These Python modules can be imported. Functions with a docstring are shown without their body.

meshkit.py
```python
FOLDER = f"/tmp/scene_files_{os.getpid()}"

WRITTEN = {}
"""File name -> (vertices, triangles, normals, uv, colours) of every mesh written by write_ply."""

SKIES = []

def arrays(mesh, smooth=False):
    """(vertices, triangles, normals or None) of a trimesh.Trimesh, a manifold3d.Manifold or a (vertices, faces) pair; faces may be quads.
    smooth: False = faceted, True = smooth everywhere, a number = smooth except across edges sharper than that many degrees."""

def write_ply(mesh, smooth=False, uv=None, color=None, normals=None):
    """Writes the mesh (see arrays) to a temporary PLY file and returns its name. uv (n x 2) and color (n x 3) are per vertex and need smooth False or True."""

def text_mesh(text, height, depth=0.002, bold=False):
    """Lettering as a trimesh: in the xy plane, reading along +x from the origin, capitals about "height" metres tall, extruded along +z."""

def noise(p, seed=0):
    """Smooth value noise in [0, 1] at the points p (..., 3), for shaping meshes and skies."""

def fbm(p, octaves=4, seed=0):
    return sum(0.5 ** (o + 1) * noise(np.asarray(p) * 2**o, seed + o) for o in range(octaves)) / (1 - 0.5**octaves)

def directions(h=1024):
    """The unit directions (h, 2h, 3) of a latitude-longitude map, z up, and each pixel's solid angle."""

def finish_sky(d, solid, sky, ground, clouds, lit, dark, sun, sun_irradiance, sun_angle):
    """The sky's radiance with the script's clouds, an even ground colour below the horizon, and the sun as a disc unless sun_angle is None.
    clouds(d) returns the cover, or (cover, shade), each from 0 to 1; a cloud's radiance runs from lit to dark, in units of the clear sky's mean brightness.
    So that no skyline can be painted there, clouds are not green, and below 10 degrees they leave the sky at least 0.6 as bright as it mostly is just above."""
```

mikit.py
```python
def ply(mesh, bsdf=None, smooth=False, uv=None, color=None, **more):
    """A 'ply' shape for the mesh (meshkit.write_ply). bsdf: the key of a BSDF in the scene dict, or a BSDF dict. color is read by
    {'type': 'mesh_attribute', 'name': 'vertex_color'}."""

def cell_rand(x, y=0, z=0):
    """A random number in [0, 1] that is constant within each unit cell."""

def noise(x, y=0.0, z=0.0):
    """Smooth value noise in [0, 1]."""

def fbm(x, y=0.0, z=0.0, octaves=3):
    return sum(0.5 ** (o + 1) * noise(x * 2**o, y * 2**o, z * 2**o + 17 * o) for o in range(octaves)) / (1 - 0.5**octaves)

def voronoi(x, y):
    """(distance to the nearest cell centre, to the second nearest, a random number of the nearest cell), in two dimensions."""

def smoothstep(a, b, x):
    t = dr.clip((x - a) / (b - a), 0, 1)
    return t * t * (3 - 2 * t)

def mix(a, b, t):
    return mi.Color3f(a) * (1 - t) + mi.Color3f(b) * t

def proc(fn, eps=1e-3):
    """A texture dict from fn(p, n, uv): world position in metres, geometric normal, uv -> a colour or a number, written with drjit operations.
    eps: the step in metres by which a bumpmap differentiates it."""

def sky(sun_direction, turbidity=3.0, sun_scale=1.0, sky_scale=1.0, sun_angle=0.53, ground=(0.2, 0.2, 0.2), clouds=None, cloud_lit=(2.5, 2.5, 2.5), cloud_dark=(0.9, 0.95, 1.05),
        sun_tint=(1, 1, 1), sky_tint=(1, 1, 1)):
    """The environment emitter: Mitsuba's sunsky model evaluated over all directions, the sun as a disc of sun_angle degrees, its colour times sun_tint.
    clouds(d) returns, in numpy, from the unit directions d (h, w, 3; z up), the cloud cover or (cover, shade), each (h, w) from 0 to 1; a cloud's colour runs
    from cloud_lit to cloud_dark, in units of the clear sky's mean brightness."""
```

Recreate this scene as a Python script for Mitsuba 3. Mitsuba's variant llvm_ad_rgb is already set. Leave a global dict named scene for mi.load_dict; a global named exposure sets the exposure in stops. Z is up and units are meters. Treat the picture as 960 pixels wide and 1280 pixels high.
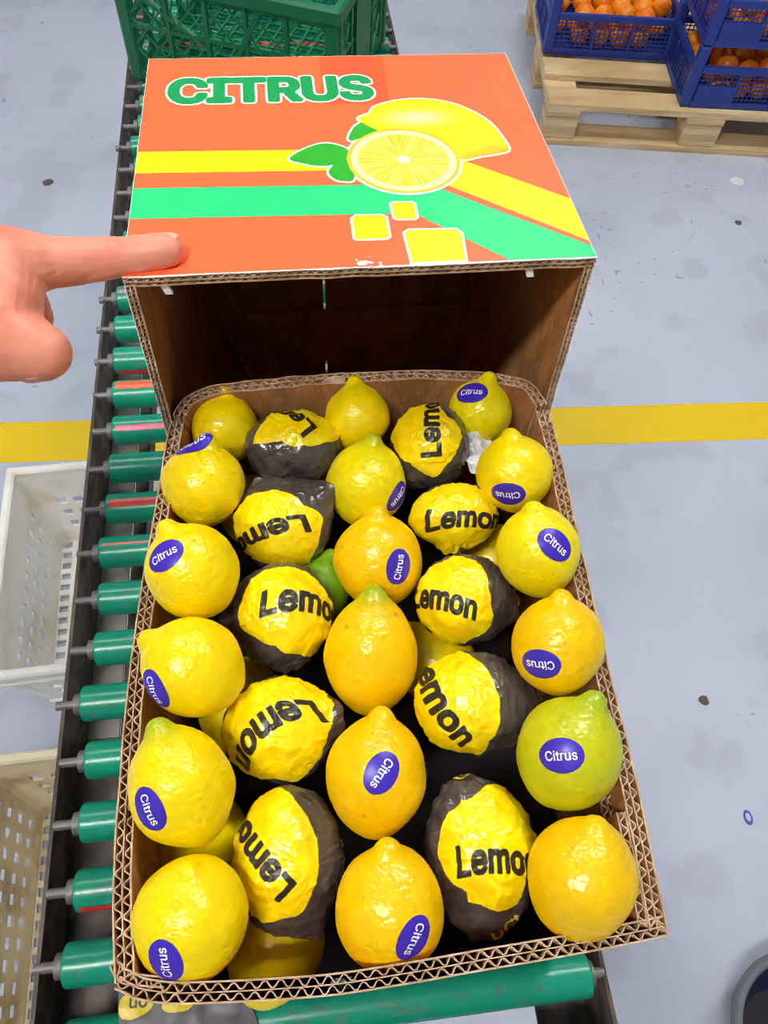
import math
import numpy as np, trimesh, manifold3d as m3, shapely
import drjit as dr
import mitsuba as mi
import meshkit, mikit
from shapely.geometry import Polygon, Point, LineString, box as sbox
from shapely.ops import unary_union
from shapely import affinity

# ------------------------------------------------------------------ camera, light, exposure
T = mi.ScalarTransform4f
scene, labels = {}, {}
CAM = np.array([-0.0359, -0.0076, 1.5788])
FWD = np.array([0.0772, 0.5166, -0.8528]); UPV = np.array([0.0372, 0.8532, 0.5202])
scene['camera'] = {'type': 'perspective', 'fov_axis': 'x', 'fov': 2 * math.degrees(math.atan(480 / 967.757)),
                   'near_clip': 0.02, 'far_clip': 60.0,
                   'to_world': T().look_at(origin=CAM.tolist(), target=(CAM + FWD).tolist(), up=UPV.tolist())}
scene['hall_light'] = {'type': 'constant', 'radiance': {'type': 'rgb', 'value': [0.17, 0.182, 0.215]}}
LAMPS = [(-1.05, -0.80, 66.0), (-1.0, 2.3, 26.0), (1.25, 1.5, 40.0), (1.2, 4.2, 16.0)]
LAMP_Z = 3.85
exposure = 0.08

# ------------------------------------------------------------------ helpers
def unit(v):
    v = np.asarray(v, float); return v / np.linalg.norm(v, axis=-1, keepdims=True)
def rgb(r, g, b):
    """an sRGB colour (0-255) as a linear reflectance"""
    c = np.array([r, g, b]) / 255.0
    return [float(x) for x in np.where(c < .04045, c / 12.92, ((c + .055) / 1.055) ** 2.4)]
COUNT = {}
def PLY(mesh, mat, **kw):
    return mikit.ply(mesh, 'material_' + mat, **kw)
def key_for(name, parent=None):
    full = f'{parent}__{name}' if parent else name
    n = COUNT.get(full, -1) + 1; COUNT[full] = n
    return full if n == 0 else f'{full}_{n:03d}'
def say(k, label=None, cat=None, group=None, kind=None):
    d = {a: b for a, b in (('label', label), ('category', cat), ('group', group), ('kind', kind)) if b}
    if d: labels[k] = d
    return k
def obj(name, mesh, mat, parent=None, label=None, cat=None, group=None, kind=None, smooth=False, **kw):
    k = key_for(name, parent)
    scene[k] = dict(mesh) if isinstance(mesh, dict) else PLY(mesh, mat, smooth=smooth, **kw)
    return say(k, label, cat, group, kind)
def thing(name, label, cat, group=None):
    return say(key_for(name), label, cat, group)
def put(name, shape, M, parent=None, **kw):
    """a copy of a ply dict at the matrix M"""
    return obj(name, {**shape, 'to_world': T(np.asarray(M, float).tolist()) if not isinstance(M, T) else M}, None, parent, **kw)
cat = trimesh.util.concatenate
def box(x0, x1, y0, y1, z0, z1):
    m = trimesh.creation.box(extents=(x1 - x0, y1 - y0, z1 - z0)); m.apply_translation(((x0 + x1) / 2, (y0 + y1) / 2, (z0 + z1) / 2)); return m
def rbox(x0, x1, y0, y1, z0, z1, r=.004):
    """box with chamfered edges"""
    pts = [(x + sx * a, y + sy * b, z + sz * c_) for x, sx in ((x0, 1), (x1, -1)) for y, sy in ((y0, 1), (y1, -1)) for z, sz in ((z0, 1), (z1, -1))
           for a, b, c_ in ((0, r, r), (r, 0, r), (r, r, 0))]
    return trimesh.convex.convex_hull(np.array(pts))
def bar(p, q, r, n=8):
    return trimesh.creation.cylinder(radius=r, segment=[p, q], sections=n)
def strut(p, q, w, t, up=(0, 0, 1)):
    """rectangular bar from p to q, w wide across, t thick along up"""
    p, q = np.asarray(p, float), np.asarray(q, float); d = unit(q - p); up = np.asarray(up, float)
    s = unit(np.cross(d, up)); n = np.cross(s, d)
    v = [a + s * w / 2 * i + n * t / 2 * j for a in (p, q) for i in (-1, 1) for j in (-1, 1)]
    return trimesh.convex.convex_hull(np.array(v))
def xf(m, M):
    m = m.copy(); m.apply_transform(np.asarray(M, float)); return m
def rotz(a, x=0, y=0, z=0):
    c, s = math.cos(a), math.sin(a); return np.array([[c, -s, 0, x], [s, c, 0, y], [0, 0, 1, z], [0, 0, 0, 1.0]])
def polys(g):
    return [p for p in getattr(g, 'geoms', [g]) if p.area > 1e-9]
def flat(g, edge=None):
    """2-D triangulation of a shapely shape -> (v2, f)"""
    V, F, n = [], [], 0
    for p in polys(g):
        v, f = trimesh.creation.triangulate_polygon(p, engine='earcut')
        if edge:
            v3, f = trimesh.remesh.subdivide_to_size(np.c_[v, np.zeros(len(v))], f, edge); v = v3[:, :2]
        a = v[f]; e1, e2 = a[:, 1] - a[:, 0], a[:, 2] - a[:, 0]; neg = e1[:, 0] * e2[:, 1] - e1[:, 1] * e2[:, 0] < 0
        f = np.array(f); f[neg] = f[neg][:, ::-1]
        V.append(v); F.append(f + n); n += len(v)
    return np.vstack(V), np.vstack(F)
_tp = {}
def text_poly(s, fat=0.0):
    """lettering as a shapely shape with capitals 1 high"""
    if (s, fat) not in _tp:
        m = meshkit.text_mesh(s, 1.0, depth=.1, bold=True)
        f = m.faces[m.face_normals[:, 2] < -.5]
        g = unary_union([Polygon(t).buffer(1e-4) for t in m.vertices[f][:, :, :2] if Polygon(t).area > 1e-9])
        _tp[s, fat] = g.buffer(fat, join_style='mitre') if fat else g
    return _tp[s, fat]
def smooth_poly(pts, n=8):
    """closed Catmull-Rom curve through the points"""
    p = np.asarray(pts, float); m = len(p); out = []
    for i in range(m):
        a, b, c, d = p[i - 1], p[i], p[(i + 1) % m], p[(i + 2) % m]
        for t in np.arange(n) / n:
            out.append(.5 * ((2 * b) + (c - a) * t + (2 * a - 5 * b + 4 * c - d) * t * t + (-a + 3 * b - 3 * c + d) * t ** 3))
    return Polygon(out).buffer(0)
def resample(path, step):
    p = np.asarray(path, float); s = np.r_[0, np.cumsum(np.linalg.norm(np.diff(p, axis=0), axis=1))]
    n = max(2, int(round(s[-1] / step)) + 1); t = np.linspace(0, s[-1], n)
    from scipy.interpolate import PchipInterpolator
    return np.stack([PchipInterpolator(s, p[:, k])(t) for k in range(p.shape[1])], 1), t
def normals2(p):
    d = unit(np.gradient(p, axis=0)); return np.stack([-d[:, 1], d[:, 0]], 1)      # left of travel

# ------------------------------------------------------------------ materials
def principled(color, rough=.5, spec=.5, **kw):
    c = color if isinstance(color, dict) else {'type': 'rgb', 'value': color}
    return {'type': 'principled', 'base_color': c, 'roughness': rough, 'specular': spec, **kw}
def two(b):
    return {'type': 'twosided', 'bsdf': b}
def bump(b, fn, scale, eps=5e-4):
    return {'type': 'bumpmap', 'arbitrary': mikit.proc(fn, eps), 'scale': scale, 'bsdf': b}
fbm, noise, mixc, sstep = mikit.fbm, mikit.noise, mikit.mix, mikit.smoothstep
def f_floor(p, n, uv):
    a = fbm(p.x * 1.3, p.y * 1.3, 0, 4); b = fbm(p.x * 9 + 4, p.y * 9, 2, 3)
    c = mixc(rgb(183, 189, 206), rgb(197, 203, 220), sstep(.3, .7, a))
    c = mixc(c, rgb(168, 172, 182), .35 * sstep(.55, .75, b))
    speck = sstep(.90, .95, noise(p.x * 60, p.y * 60, 3)) * sstep(.66, .8, noise(p.x * 5, p.y * 5, 9))
    c = mixc(c, rgb(120, 120, 126), .5 * speck)
    return c
def f_cardboard(p, n, uv):
    a = fbm(p.x * 60, p.y * 60, p.z * 18, 3); b = fbm(p.x * 400, p.y * 400, p.z * 90, 2)
    c = mixc(rgb(172, 120, 76), rgb(154, 103, 61), sstep(.35, .65, a))
    return mixc(c, rgb(188, 146, 104), .4 * sstep(.55, .75, b))
def f_edge(p, n, uv):
    a = fbm(p.x * 90, p.y * 90, p.z * 90, 2)
    return mixc(rgb(206, 178, 148), rgb(176, 144, 112), sstep(.3, .7, a))
def f_wood(p, n, uv):
    a = fbm(p.x * 5, p.y * 5, p.z * 40, 3); g = noise(p.x * 10 + a * 6, p.y * 60, p.z * 160)
    c = mixc(rgb(226, 200, 156), rgb(202, 170, 122), sstep(.3, .7, a))
    return mixc(c, rgb(176, 142, 96), .35 * sstep(.5, .9, g))
def f_film(p, n, uv):
    e = sstep(.995, 1.005, uv.x + .04 * (fbm(p.x * 320, p.y * 320, p.z * 320, 2) - .5))
    blotch = fbm(p.x * 70, p.y * 70, p.z * 70, 3)
    y = mixc(rgb(255, 228, 8), rgb(252, 212, 4), sstep(.35, .7, blotch))
    k = mixc(rgb(84, 75, 71), rgb(62, 54, 51), sstep(.3, .7, blotch))
    return mixc(y, k, e)
def b_film(p, n, uv):
    a = fbm(p.x * 230, p.y * 230, p.z * 230, 2)
    b = noise(p.x * 95 + 3 * a, p.y * 95, p.z * 95 + 2 * a)
    return dr.abs(2 * b - 1) * .7 + .3 * a
def b_lemon(p, n, uv):
    a = noise(p.x * 560, p.y * 560, p.z * 560); b = noise(p.x * 930 + 7, p.y * 930, p.z * 930)
    return a * .7 + b * .3
def f_slice(p, n, uv):
    # a printed lemon half: uv in units of its radius
    r = dr.sqrt(uv.x * uv.x + uv.y * uv.y); t = dr.atan2(uv.y, uv.x)
    seg = dr.abs(dr.cos(t * 5.0 + .35 * noise(t * 2, r * 2, 1)))
    fibre = noise(t * 30, r * 3, 4)
    pulp = mixc(rgb(255, 232, 96), rgb(250, 208, 40), sstep(.3, .8, fibre))
    pulp = mixc(pulp, rgb(255, 244, 190), sstep(.93, 1.0, 1 - (1 - seg) * 0 - dr.abs(dr.sin(t * 5.0))) * .9)
    c = mixc(pulp, rgb(255, 250, 220), sstep(.16, .06, r))
    c = mixc(c, rgb(255, 240, 176), sstep(.78, .84, r))
    return mixc(c, rgb(250, 200, 40), sstep(.90, .96, r))
def f_art(p, n, uv):
    # a printed whole lemon: highlight at the upper left, orange towards the lower right
    h = dr.exp(-(dr.square((uv.x - .066) / .022) + dr.square((uv.y - .207) / .010)))
    s = sstep(.04, .0, (uv.y - .13) - .45 * (uv.x - .1) + .012 * noise(uv.x * 90, uv.y * 90, 2))
    c = mixc(rgb(255, 240, 0), rgb(255, 168, 16), s * .9)
    return mixc(c, rgb(255, 250, 190), h * .8)
def f_roller(p, n, uv):
    a = fbm(p.x * 30, p.y * 30, p.z * 30, 3); d = sstep(.62, .72, fbm(p.x * 55 + 9, p.y * 120, p.z * 120, 3))
    c = mixc(rgb(18, 156, 124), rgb(24, 138, 108), a)
    return mixc(c, rgb(96, 120, 108), .45 * d)
def f_rail(p, n, uv):
    a = fbm(p.x * 40, p.y * 22, p.z * 40, 4)
    return mixc(rgb(92, 78, 68), rgb(54, 47, 44), sstep(.35, .62, a))
def f_white_crate(p, n, uv):
    a = fbm(p.x * 12, p.y * 12, p.z * 12, 4)
    return mixc(rgb(240, 238, 232), rgb(206, 190, 156), sstep(.45, .72, a) * .5)
def f_beige_crate(p, n, uv):  # beige with random browner blotches, darker than the other crate
    a = fbm(p.x * 12, p.y * 12, p.z * 12, 4)
    return mixc(rgb(226, 214, 184), rgb(170, 138, 92), sstep(.42, .72, a) * .8)
def f_skin(p, n, uv):
    a = fbm(p.x * 55, p.y * 55, p.z * 55, 3); b = fbm(p.x * 340, p.y * 340, p.z * 340, 2)
    c = mixc(rgb(240, 152, 124), rgb(228, 130, 104), sstep(.35, .65, a))
    return mixc(c, rgb(246, 166, 142), .3 * b)
def f_orange(p, n, uv):
    a = fbm(p.x * 40, p.y * 40, p.z * 40, 2)
    return mixc(rgb(250, 150, 20), rgb(236, 116, 12), sstep(.35, .65, a))
def f_white_worn(p, n, uv):
    return mixc(rgb(250, 246, 244), rgb(244, 120, 74), sstep(.52, .6, fbm(p.x * 260, p.y * 420, 1, 3)))
P_ = mikit.proc
MATS = dict(
    floor_paint=principled(P_(f_floor), .34, .5), yellow_paint=principled(rgb(244, 206, 22), .4),
    ceiling_paint=principled(rgb(215, 215, 212), .8),
    cardboard=two(principled(P_(f_cardboard), .75, .2)), board_edge=two(principled(P_(f_edge), .8, .2)),
    print_orange=two(principled(rgb(255, 112, 62), .32, .5)), print_yellow=two(principled(rgb(255, 250, 0), .32, .5)),
    print_green=two(principled(rgb(42, 218, 130), .32, .5)), print_white=two(principled(rgb(250, 250, 248), .35, .5)),
    print_letter=two(principled(rgb(20, 160, 82), .32, .5)), print_leaf=two(principled(rgb(48, 178, 42), .32, .5)),
    print_tape=two(principled(rgb(250, 96, 54), .2, .5)), print_slice=two(principled(P_(f_slice), .32, .5)), print_lemon=two(principled(P_(f_art), .32, .5)),
    print_worn=two(principled(P_(f_white_worn), .5, .4)),
    lemon_skin=bump(principled({'type': 'mesh_attribute', 'name': 'vertex_color'}, .28, .5), b_lemon, .0003),
    film=two(bump(principled(P_(f_film), .24, .65), b_film, .0003)),
    film_ink=two(principled(rgb(46, 38, 32), .35, .5)), film_yellow=two(principled(rgb(226, 196, 30), .35, .5)), film_dark=two(principled(rgb(88, 86, 86), .42, .5)),
    sticker=two(principled(rgb(66, 44, 178), .35, .5)), sticker_ink=two(principled(rgb(245, 245, 250), .4, .4)),
    gap_shade=principled(rgb(30, 26, 28), .7, .2), tissue=two(principled(rgb(232, 232, 236), .6, .3)),  # the near-black is shade put into the colour of the added sheet
    roller_plastic=principled(P_(f_roller), .28, .5), stripe_red=two(principled(rgb(214, 62, 52), .35)), stripe_pink=two(principled(rgb(232, 112, 136), .35)), stripe_orange=two(principled(rgb(226, 96, 62), .35)),
    dull_steel=principled(rgb(120, 118, 116), .5, .5, metallic=.4), steel=principled(rgb(150, 150, 150), .38, .5, metallic=.8), rail_steel=principled(P_(f_rail), .45, .5, metallic=.15), dusty_steel=principled(rgb(150, 146, 140), .6),
    green_plastic=principled(rgb(25, 112, 72), .4, .5), blue_plastic=principled(rgb(34, 58, 142), .4, .5),
    beige_plastic=principled(P_(f_beige_crate), .5, .4), white_plastic=principled(P_(f_white_crate), .45, .5), orange_skin=principled(P_(f_orange), .4, .5),
    pallet_wood=principled(P_(f_wood), .75, .2), skin=principled(P_(f_skin), .46, .45, sheen=.2), nail=principled(rgb(244, 170, 154), .3, .5), cloth=principled(rgb(56, 62, 80), .9, .1),
    black_plastic=principled(rgb(34, 36, 42), .35, .5), navy_lining=principled(rgb(34, 46, 84), .35, .5), worn_grey=principled(rgb(110, 112, 118), .5), scrap_dark=principled(rgb(92, 86, 78), .7), scrap_purple=two(principled(rgb(110, 84, 190), .4)),
    lamp_housing=principled(rgb(230, 230, 230), .5))
scene.update({'material_' + k: v for k, v in MATS.items()})

# ------------------------------------------------------------------ the hall: floor, line, ceiling with lamps
obj('floor', box(-7, 8, -5, 11, -.05, 0), 'floor_paint', kind='structure')
obj('yellow_line', box(-7, 8, 1.128, 1.250, -.001, .0012), 'yellow_paint', 'floor', label='yellow floor marking line')
obj('ceiling', box(-7, 8, -5, 11, 4.0, 4.05), 'ceiling_paint', kind='structure')
for (x, y, L), where in zip(LAMPS, ('nearest on the left', 'far on the left', 'on the right', 'farthest on the right')):
    k = thing('ceiling_lamp', f'long white ceiling lamp {where}, out of the picture', 'lamp', None)
    obj('housing', rbox(x - .62, x + .62, y - .17, y + .17, LAMP_Z + .012, 4.0, .01), 'lamp_housing', k)
    obj('diffuser', box(x - .6, x + .6, y - .15, y + .15, LAMP_Z, LAMP_Z + .012), 'lamp_housing', k)
    scene[k + '__diffuser']['emitter'] = {'type': 'area', 'radiance': {'type': 'rgb', 'value': [L, L * .985, L * .95]}}

# ------------------------------------------------------------------ roller conveyor
SK = math.atan(.042)
CM = rotz(SK, 0, 0, 0)                       # conveyor frame: y runs along the conveyor
RZ, RR = .7305, .0195
conv = thing('roller_conveyor', 'long gravity roller conveyor with green rollers and dark steel side rails', 'conveyor')
XL, XR = -.288, .193
rol = trimesh.creation.revolve([(0, XL), (.010, XL), (.0165, XL), (.019, XL + .0015), (RR, XL + .004), (RR, XR - .004), (.019, XR - .0015), (.0165, XR), (.010, XR), (0, XR)], sections=40)
ROTX = np.array([[0, 0, 1, 0], [0, 1, 0, 0], [-1, 0, 0, 0], [0, 0, 0, 1.0]])   # z -> x
roller_ply = PLY(xf(rol, ROTX), 'roller_plastic', smooth=30)
def axle_mesh(s, x):
    return xf(trimesh.creation.revolve([(0, -.020), (.0050, -.020), (.0050, .001), (.0115, .001), (.0115, .008), (.0050, .008), (.0050, .028), (0, .029)], sections=14), np.array([[0, 0, s, x], [0, 1, 0, 0], [-s, 0, 0, 0], [0, 0, 0, 1.0]]))
axle_plies = [PLY(axle_mesh(-1, XL), 'dull_steel', smooth=30), PLY(xf(axle_mesh(1, 0), np.diag([.55, 1, 1, 1]) + np.array([[0, 0, 0, XR]] + [[0] * 4] * 3)), 'dull_steel', smooth=30)]
def stripe_mesh(a0, a1):
    a = np.radians(np.linspace(a0, a1, 7)); x = np.array([XL + .006, XR - .006]); r = RR + .0003
    v = np.array([(xx, -r * math.sin(t), r * math.cos(t)) for xx in x for t in a]); n = len(a)
    f = [(i, i + 1, n + i + 1, n + i) for i in range(n - 1)]
    return (v, np.array(f))
STR = {1: (56, 98, 'stripe_red'), 7: (-6, 2, 'stripe_orange'), 8: (-6, 24, 'stripe_red'), 10: (18, 40, 'stripe_pink'), 11: (-24, 18, 'stripe_orange'), 12: (84, 112, 'stripe_red'),
       14: (4, 20, 'stripe_pink'), 17: (-20, 10, 'stripe_red'), 19: (10, 30, 'stripe_red'), 22: (0, 24, 'stripe_pink'), 25: (20, 44, 'stripe_red')}
SHIFT = {-1: .004, 0: -.002, 4: -.007, 7: -.001, 10: .003, 11: -.001, 12: -.004, 13: -.006, 14: -.007, 15: -.006, 16: -.004, 20: -.006}
for i in range(-3, 29):
    M = CM @ np.array([[1, 0, 0, SHIFT.get(i, .003)], [0, 1, 0, .038 + .0624 * i], [0, 0, 1, RZ], [0, 0, 0, 1.0]])
    r = put('roller', roller_ply, M, conv)
    for s in axle_plies: put('axle', s, M, r, label='steel axle')
    if i in STR:
        a0, a1, mt = STR[i]
        put('stripe', PLY(stripe_mesh(a0, a1), mt, smooth=True), M, r, label='painted stripe')
RX0, RX1, Y0, Y1 = -.316, .214, -.45, 1.86
k = obj('side_rail', xf(box(RX0, RX0 + .004, Y0, Y1, RZ - .085, RZ + .004), CM), 'rail_steel', conv)
obj('flange', xf(box(RX0, RX0 + .040, Y0, Y1, RZ - .089, RZ - .085), CM), 'dusty_steel', k, label='dusty lower flange')
rail = cat([box(RX1 - .004, RX1, Y0, Y1, RZ - .085, RZ + .004), box(RX1 - .055, RX1, Y0, Y1, RZ - .089, RZ - .085)])
obj('side_rail', xf(rail, CM), 'rail_steel', conv)
obj('rail_lip', xf(cat([rbox(RX0 + .040, RX0 + .058, Y0, Y1, RZ - .125, RZ - .089, .003)]), CM), 'rail_steel', conv)
for x, y in ((RX0 + .01, -.34), (RX1 - .045, -.34), (RX0 + .01, 1.70), (RX1 - .045, 1.70)):
    obj('leg', xf(cat([box(x, x + .035, y, y + .05, .008, RZ - .087), box(x - .02, x + .055, y - .02, y + .07, 0, .008)]), CM), 'rail_steel', conv)
obj('cross_bar', xf(box(RX0 + .01, RX1 - .01, -.33, -.30, .40, .44), CM), 'rail_steel', conv)
obj('cross_bar', xf(box(RX0 + .01, RX1 - .01, 1.71, 1.74, .40, .44), CM), 'rail_steel', conv)
obj('belly_pan', xf(cat([box(RX0 + .004, -.17, -.30, .27, RZ - .080, RZ - .076), box(-.174, -.17, -.30, .27, RZ - .12, RZ - .08)]), CM), 'rail_steel', conv, label='dark steel pan below the rollers')

# ------------------------------------------------------------------ corrugated board
PERIOD = .0092
def ribbon(p, th, z0, z1):
    """a thin closed strip along the plan path p, from z0 to z1 (numbers or arrays)"""
    n = normals2(p) * th / 2; k = len(p); z0 = np.broadcast_to(z0, k); z1 = np.broadcast_to(z1, k)
    v = np.vstack([np.c_[p + n, z0], np.c_[p - n, z0], np.c_[p + n, z1], np.c_[p - n, z1]])
    i = np.arange(k - 1); a, b, c, d = i, i + k, i + 2 * k, i + 3 * k
    q = np.vstack([np.c_[a, c, c + 1, a + 1], np.c_[b, b + 1, d + 1, d], np.c_[c, d, d + 1, c + 1], np.c_[a, a + 1, b + 1, b]])
    q = np.vstack([q, [[0, k, 3 * k, 2 * k]], [[k - 1, 3 * k - 1, 4 * k - 1, 2 * k - 1]]])
    f = np.vstack([q[:, [0, 1, 2]], q[:, [0, 2, 3]]])
    return trimesh.Trimesh(v, f, process=False)
def wave(p, s, off, amp, ph=0.0):
    n = normals2(p); ph2 = 2 * math.pi * s / PERIOD + ph + .5 * np.sin(s * 37 + ph)
    w = np.clip(1.25 * np.sin(ph2), -1, 1)
    return p + n * (off + amp * w * (.9 + .1 * np.sin(s * 71)))[:, None]
def rim(s, z, seed, a=.0011):
    t = np.stack([s * 60, s * 0 + seed, s * 0], -1); t2 = np.stack([s * 420, s * 0 + seed, s * 0 + 4], -1)
    return z + a * (meshkit.noise(t, seed) - .5) * 2 + .0007 * (meshkit.noise(t2, seed + 1) - .5)
def wall(path, inward, parent, name, z0, z1, seed, layers=2, label=None, cut=None, flute=.0052):
    """double-wall board: liners and flutes seen at the open rim; inward: +1 if the inside lies left of the path"""
    p, s = resample(path, PERIOD / 9); n = normals2(p) * inward
    k = None; meshes, fl = [], []
    for j in range(layers + 1):
        q = p + n * (.0006 + flute * j)[None, None] if False else p + n * (.0006 + flute * j)
        meshes.append(ribbon(q, .0011 if j in (0, layers) else .0008, z0(q), rim(s, z1, seed + j)))
    for j in range(layers):
        q = wave(p + n * (.0006 + flute * (j + .5)), s, np.zeros_like(s), flute / 2 - .0007, 1.7 * j + seed)
        fl.append(ribbon(q, .0008, z0(q), rim(s, z1 - .0006, seed + 20 + j)))
    def cutit(m):
        if cut is None: return m
        a = m3.Manifold(m3.Mesh(np.asarray(m.vertices, np.float32), np.asarray(m.faces, np.uint32)))
        if a.status() != m3.Error.NoError or a.volume() < 0:
            a = m3.Manifold(m3.Mesh(np.asarray(m.vertices, np.float32), np.asarray(m.faces[:, ::-1], np.uint32)))
        r = (a - cut).to_mesh(); return trimesh.Trimesh(r.vert_properties[:, :3], r.tri_verts, process=False)
    k = obj(name, cutit(meshes[0]), 'cardboard', parent, label=label)
    for m in meshes[1:]: obj('liner', cutit(m), 'cardboard', k)
    for m in fl: obj('fluting', cutit(m), 'board_edge', k, label='corrugated fluting between the liners')
    # the pale cut rim of the liners
    tops = []
    for m, q in zip(meshes, range(layers + 1)):
        v = m.vertices; kk = len(p); e = np.vstack([v[2 * kk:3 * kk], v[3 * kk:4 * kk]]); w = e + [0, 0, .00035]; lo = e - [0, 0, .0006]
        i = np.arange(kk - 1); vv = np.vstack([w, lo]); o = 2 * kk
        f = np.vstack([np.c_[i, i + kk, i + kk + 1, i + 1], np.c_[i, i + 1, i + 1 + o, i + o], np.c_[i + kk, i + kk + o, i + kk + 1 + o, i + kk + 1]])
        tops.append(cutit(trimesh.Trimesh(vv, np.vstack([f[:, [0, 1, 2]], f[:, [0, 2, 3]]]), process=False)) if cut is None else trimesh.Trimesh(vv, np.vstack([f[:, [0, 1, 2]], f[:, [0, 2, 3]]]), process=False))
    for m in tops: obj('cut_edge', m, 'board_edge', k, label='pale worn cut edge')
    return k

# ------------------------------------------------------------------ the tray that holds the lemons
TZ = 1.05
tray = thing('cardboard_tray', 'open brown corrugated cardboard tray full of lemons on the rollers', 'box')
tz0 = lambda q: np.interp(q[:, 1], [-.02, .46], [.7515, .7600])
left_path = [(-.1663, .002), (-.1680, .014), (-.1735, .06), (-.1752, .104), (-.1762, .156), (-.1758, .20), (-.1740, .25), (-.1684, .336), (-.1655, .383), (-.1625, .412)]
back_path = [(-.1612, .416), (-.1560, .431), (-.1470, .4415), (-.1331, .4478), (-.0845, .4549), (-.0134, .4602), (.0518, .4620), (.1097, .4572), (.1400, .4512), (.1530, .4440), (.1605, .4330), (.1645, .4170)]
right_path = [(.1652, .412), (.1664, .362), (.1660, .276), (.1658, .186), (.1666, .114), (.1660, .058), (.1640, .006)]
front_path = [(-.1660, -.0010), (-.1590, -.0040), (-.1557, -.0060), (-.1260, -.0112), (-.0487, -.0132), (.0, -.0108), (.0458, -.0072), (.0948, -.0036), (.1644, .0030)]
hole = m3.Manifold.batch_hull([m3.Manifold.cylinder(.05, .013, circular_segments=24).rotate([0, 90, 0]).translate([.13, y, 1.012]) for y in (.06, .112)])
wall(left_path[::-1], 1, tray, 'side_panel', tz0, TZ, 3, label='left side wall of the tray')
wall(right_path[::-1], 1, tray, 'side_panel', tz0, TZ, 5, label='right side wall of the tray with a hand hole', cut=hole)
wall(back_path, -1, tray, 'back_panel', tz0, TZ, 7)
wall(front_path, 1, tray, 'front_panel', tz0, TZ - .0005, 9)
wall([(.1530, .010), (.1546, .050), (.1543, .076)], 1, tray, 'corner_flap', lambda q: q[:, 0] * 0 + .78, TZ - .001, 11, layers=1, label='inner flap of the front right corner')
wall([(-.1645, .0135), (-.1600, .0075), (-.1530, .0062), (-.1380, .0040)], -1, tray, 'corner_flap', lambda q: q[:, 0] * 0 + .78, TZ - .002, 13, layers=1, label='inner flap of the front left corner')
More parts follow.
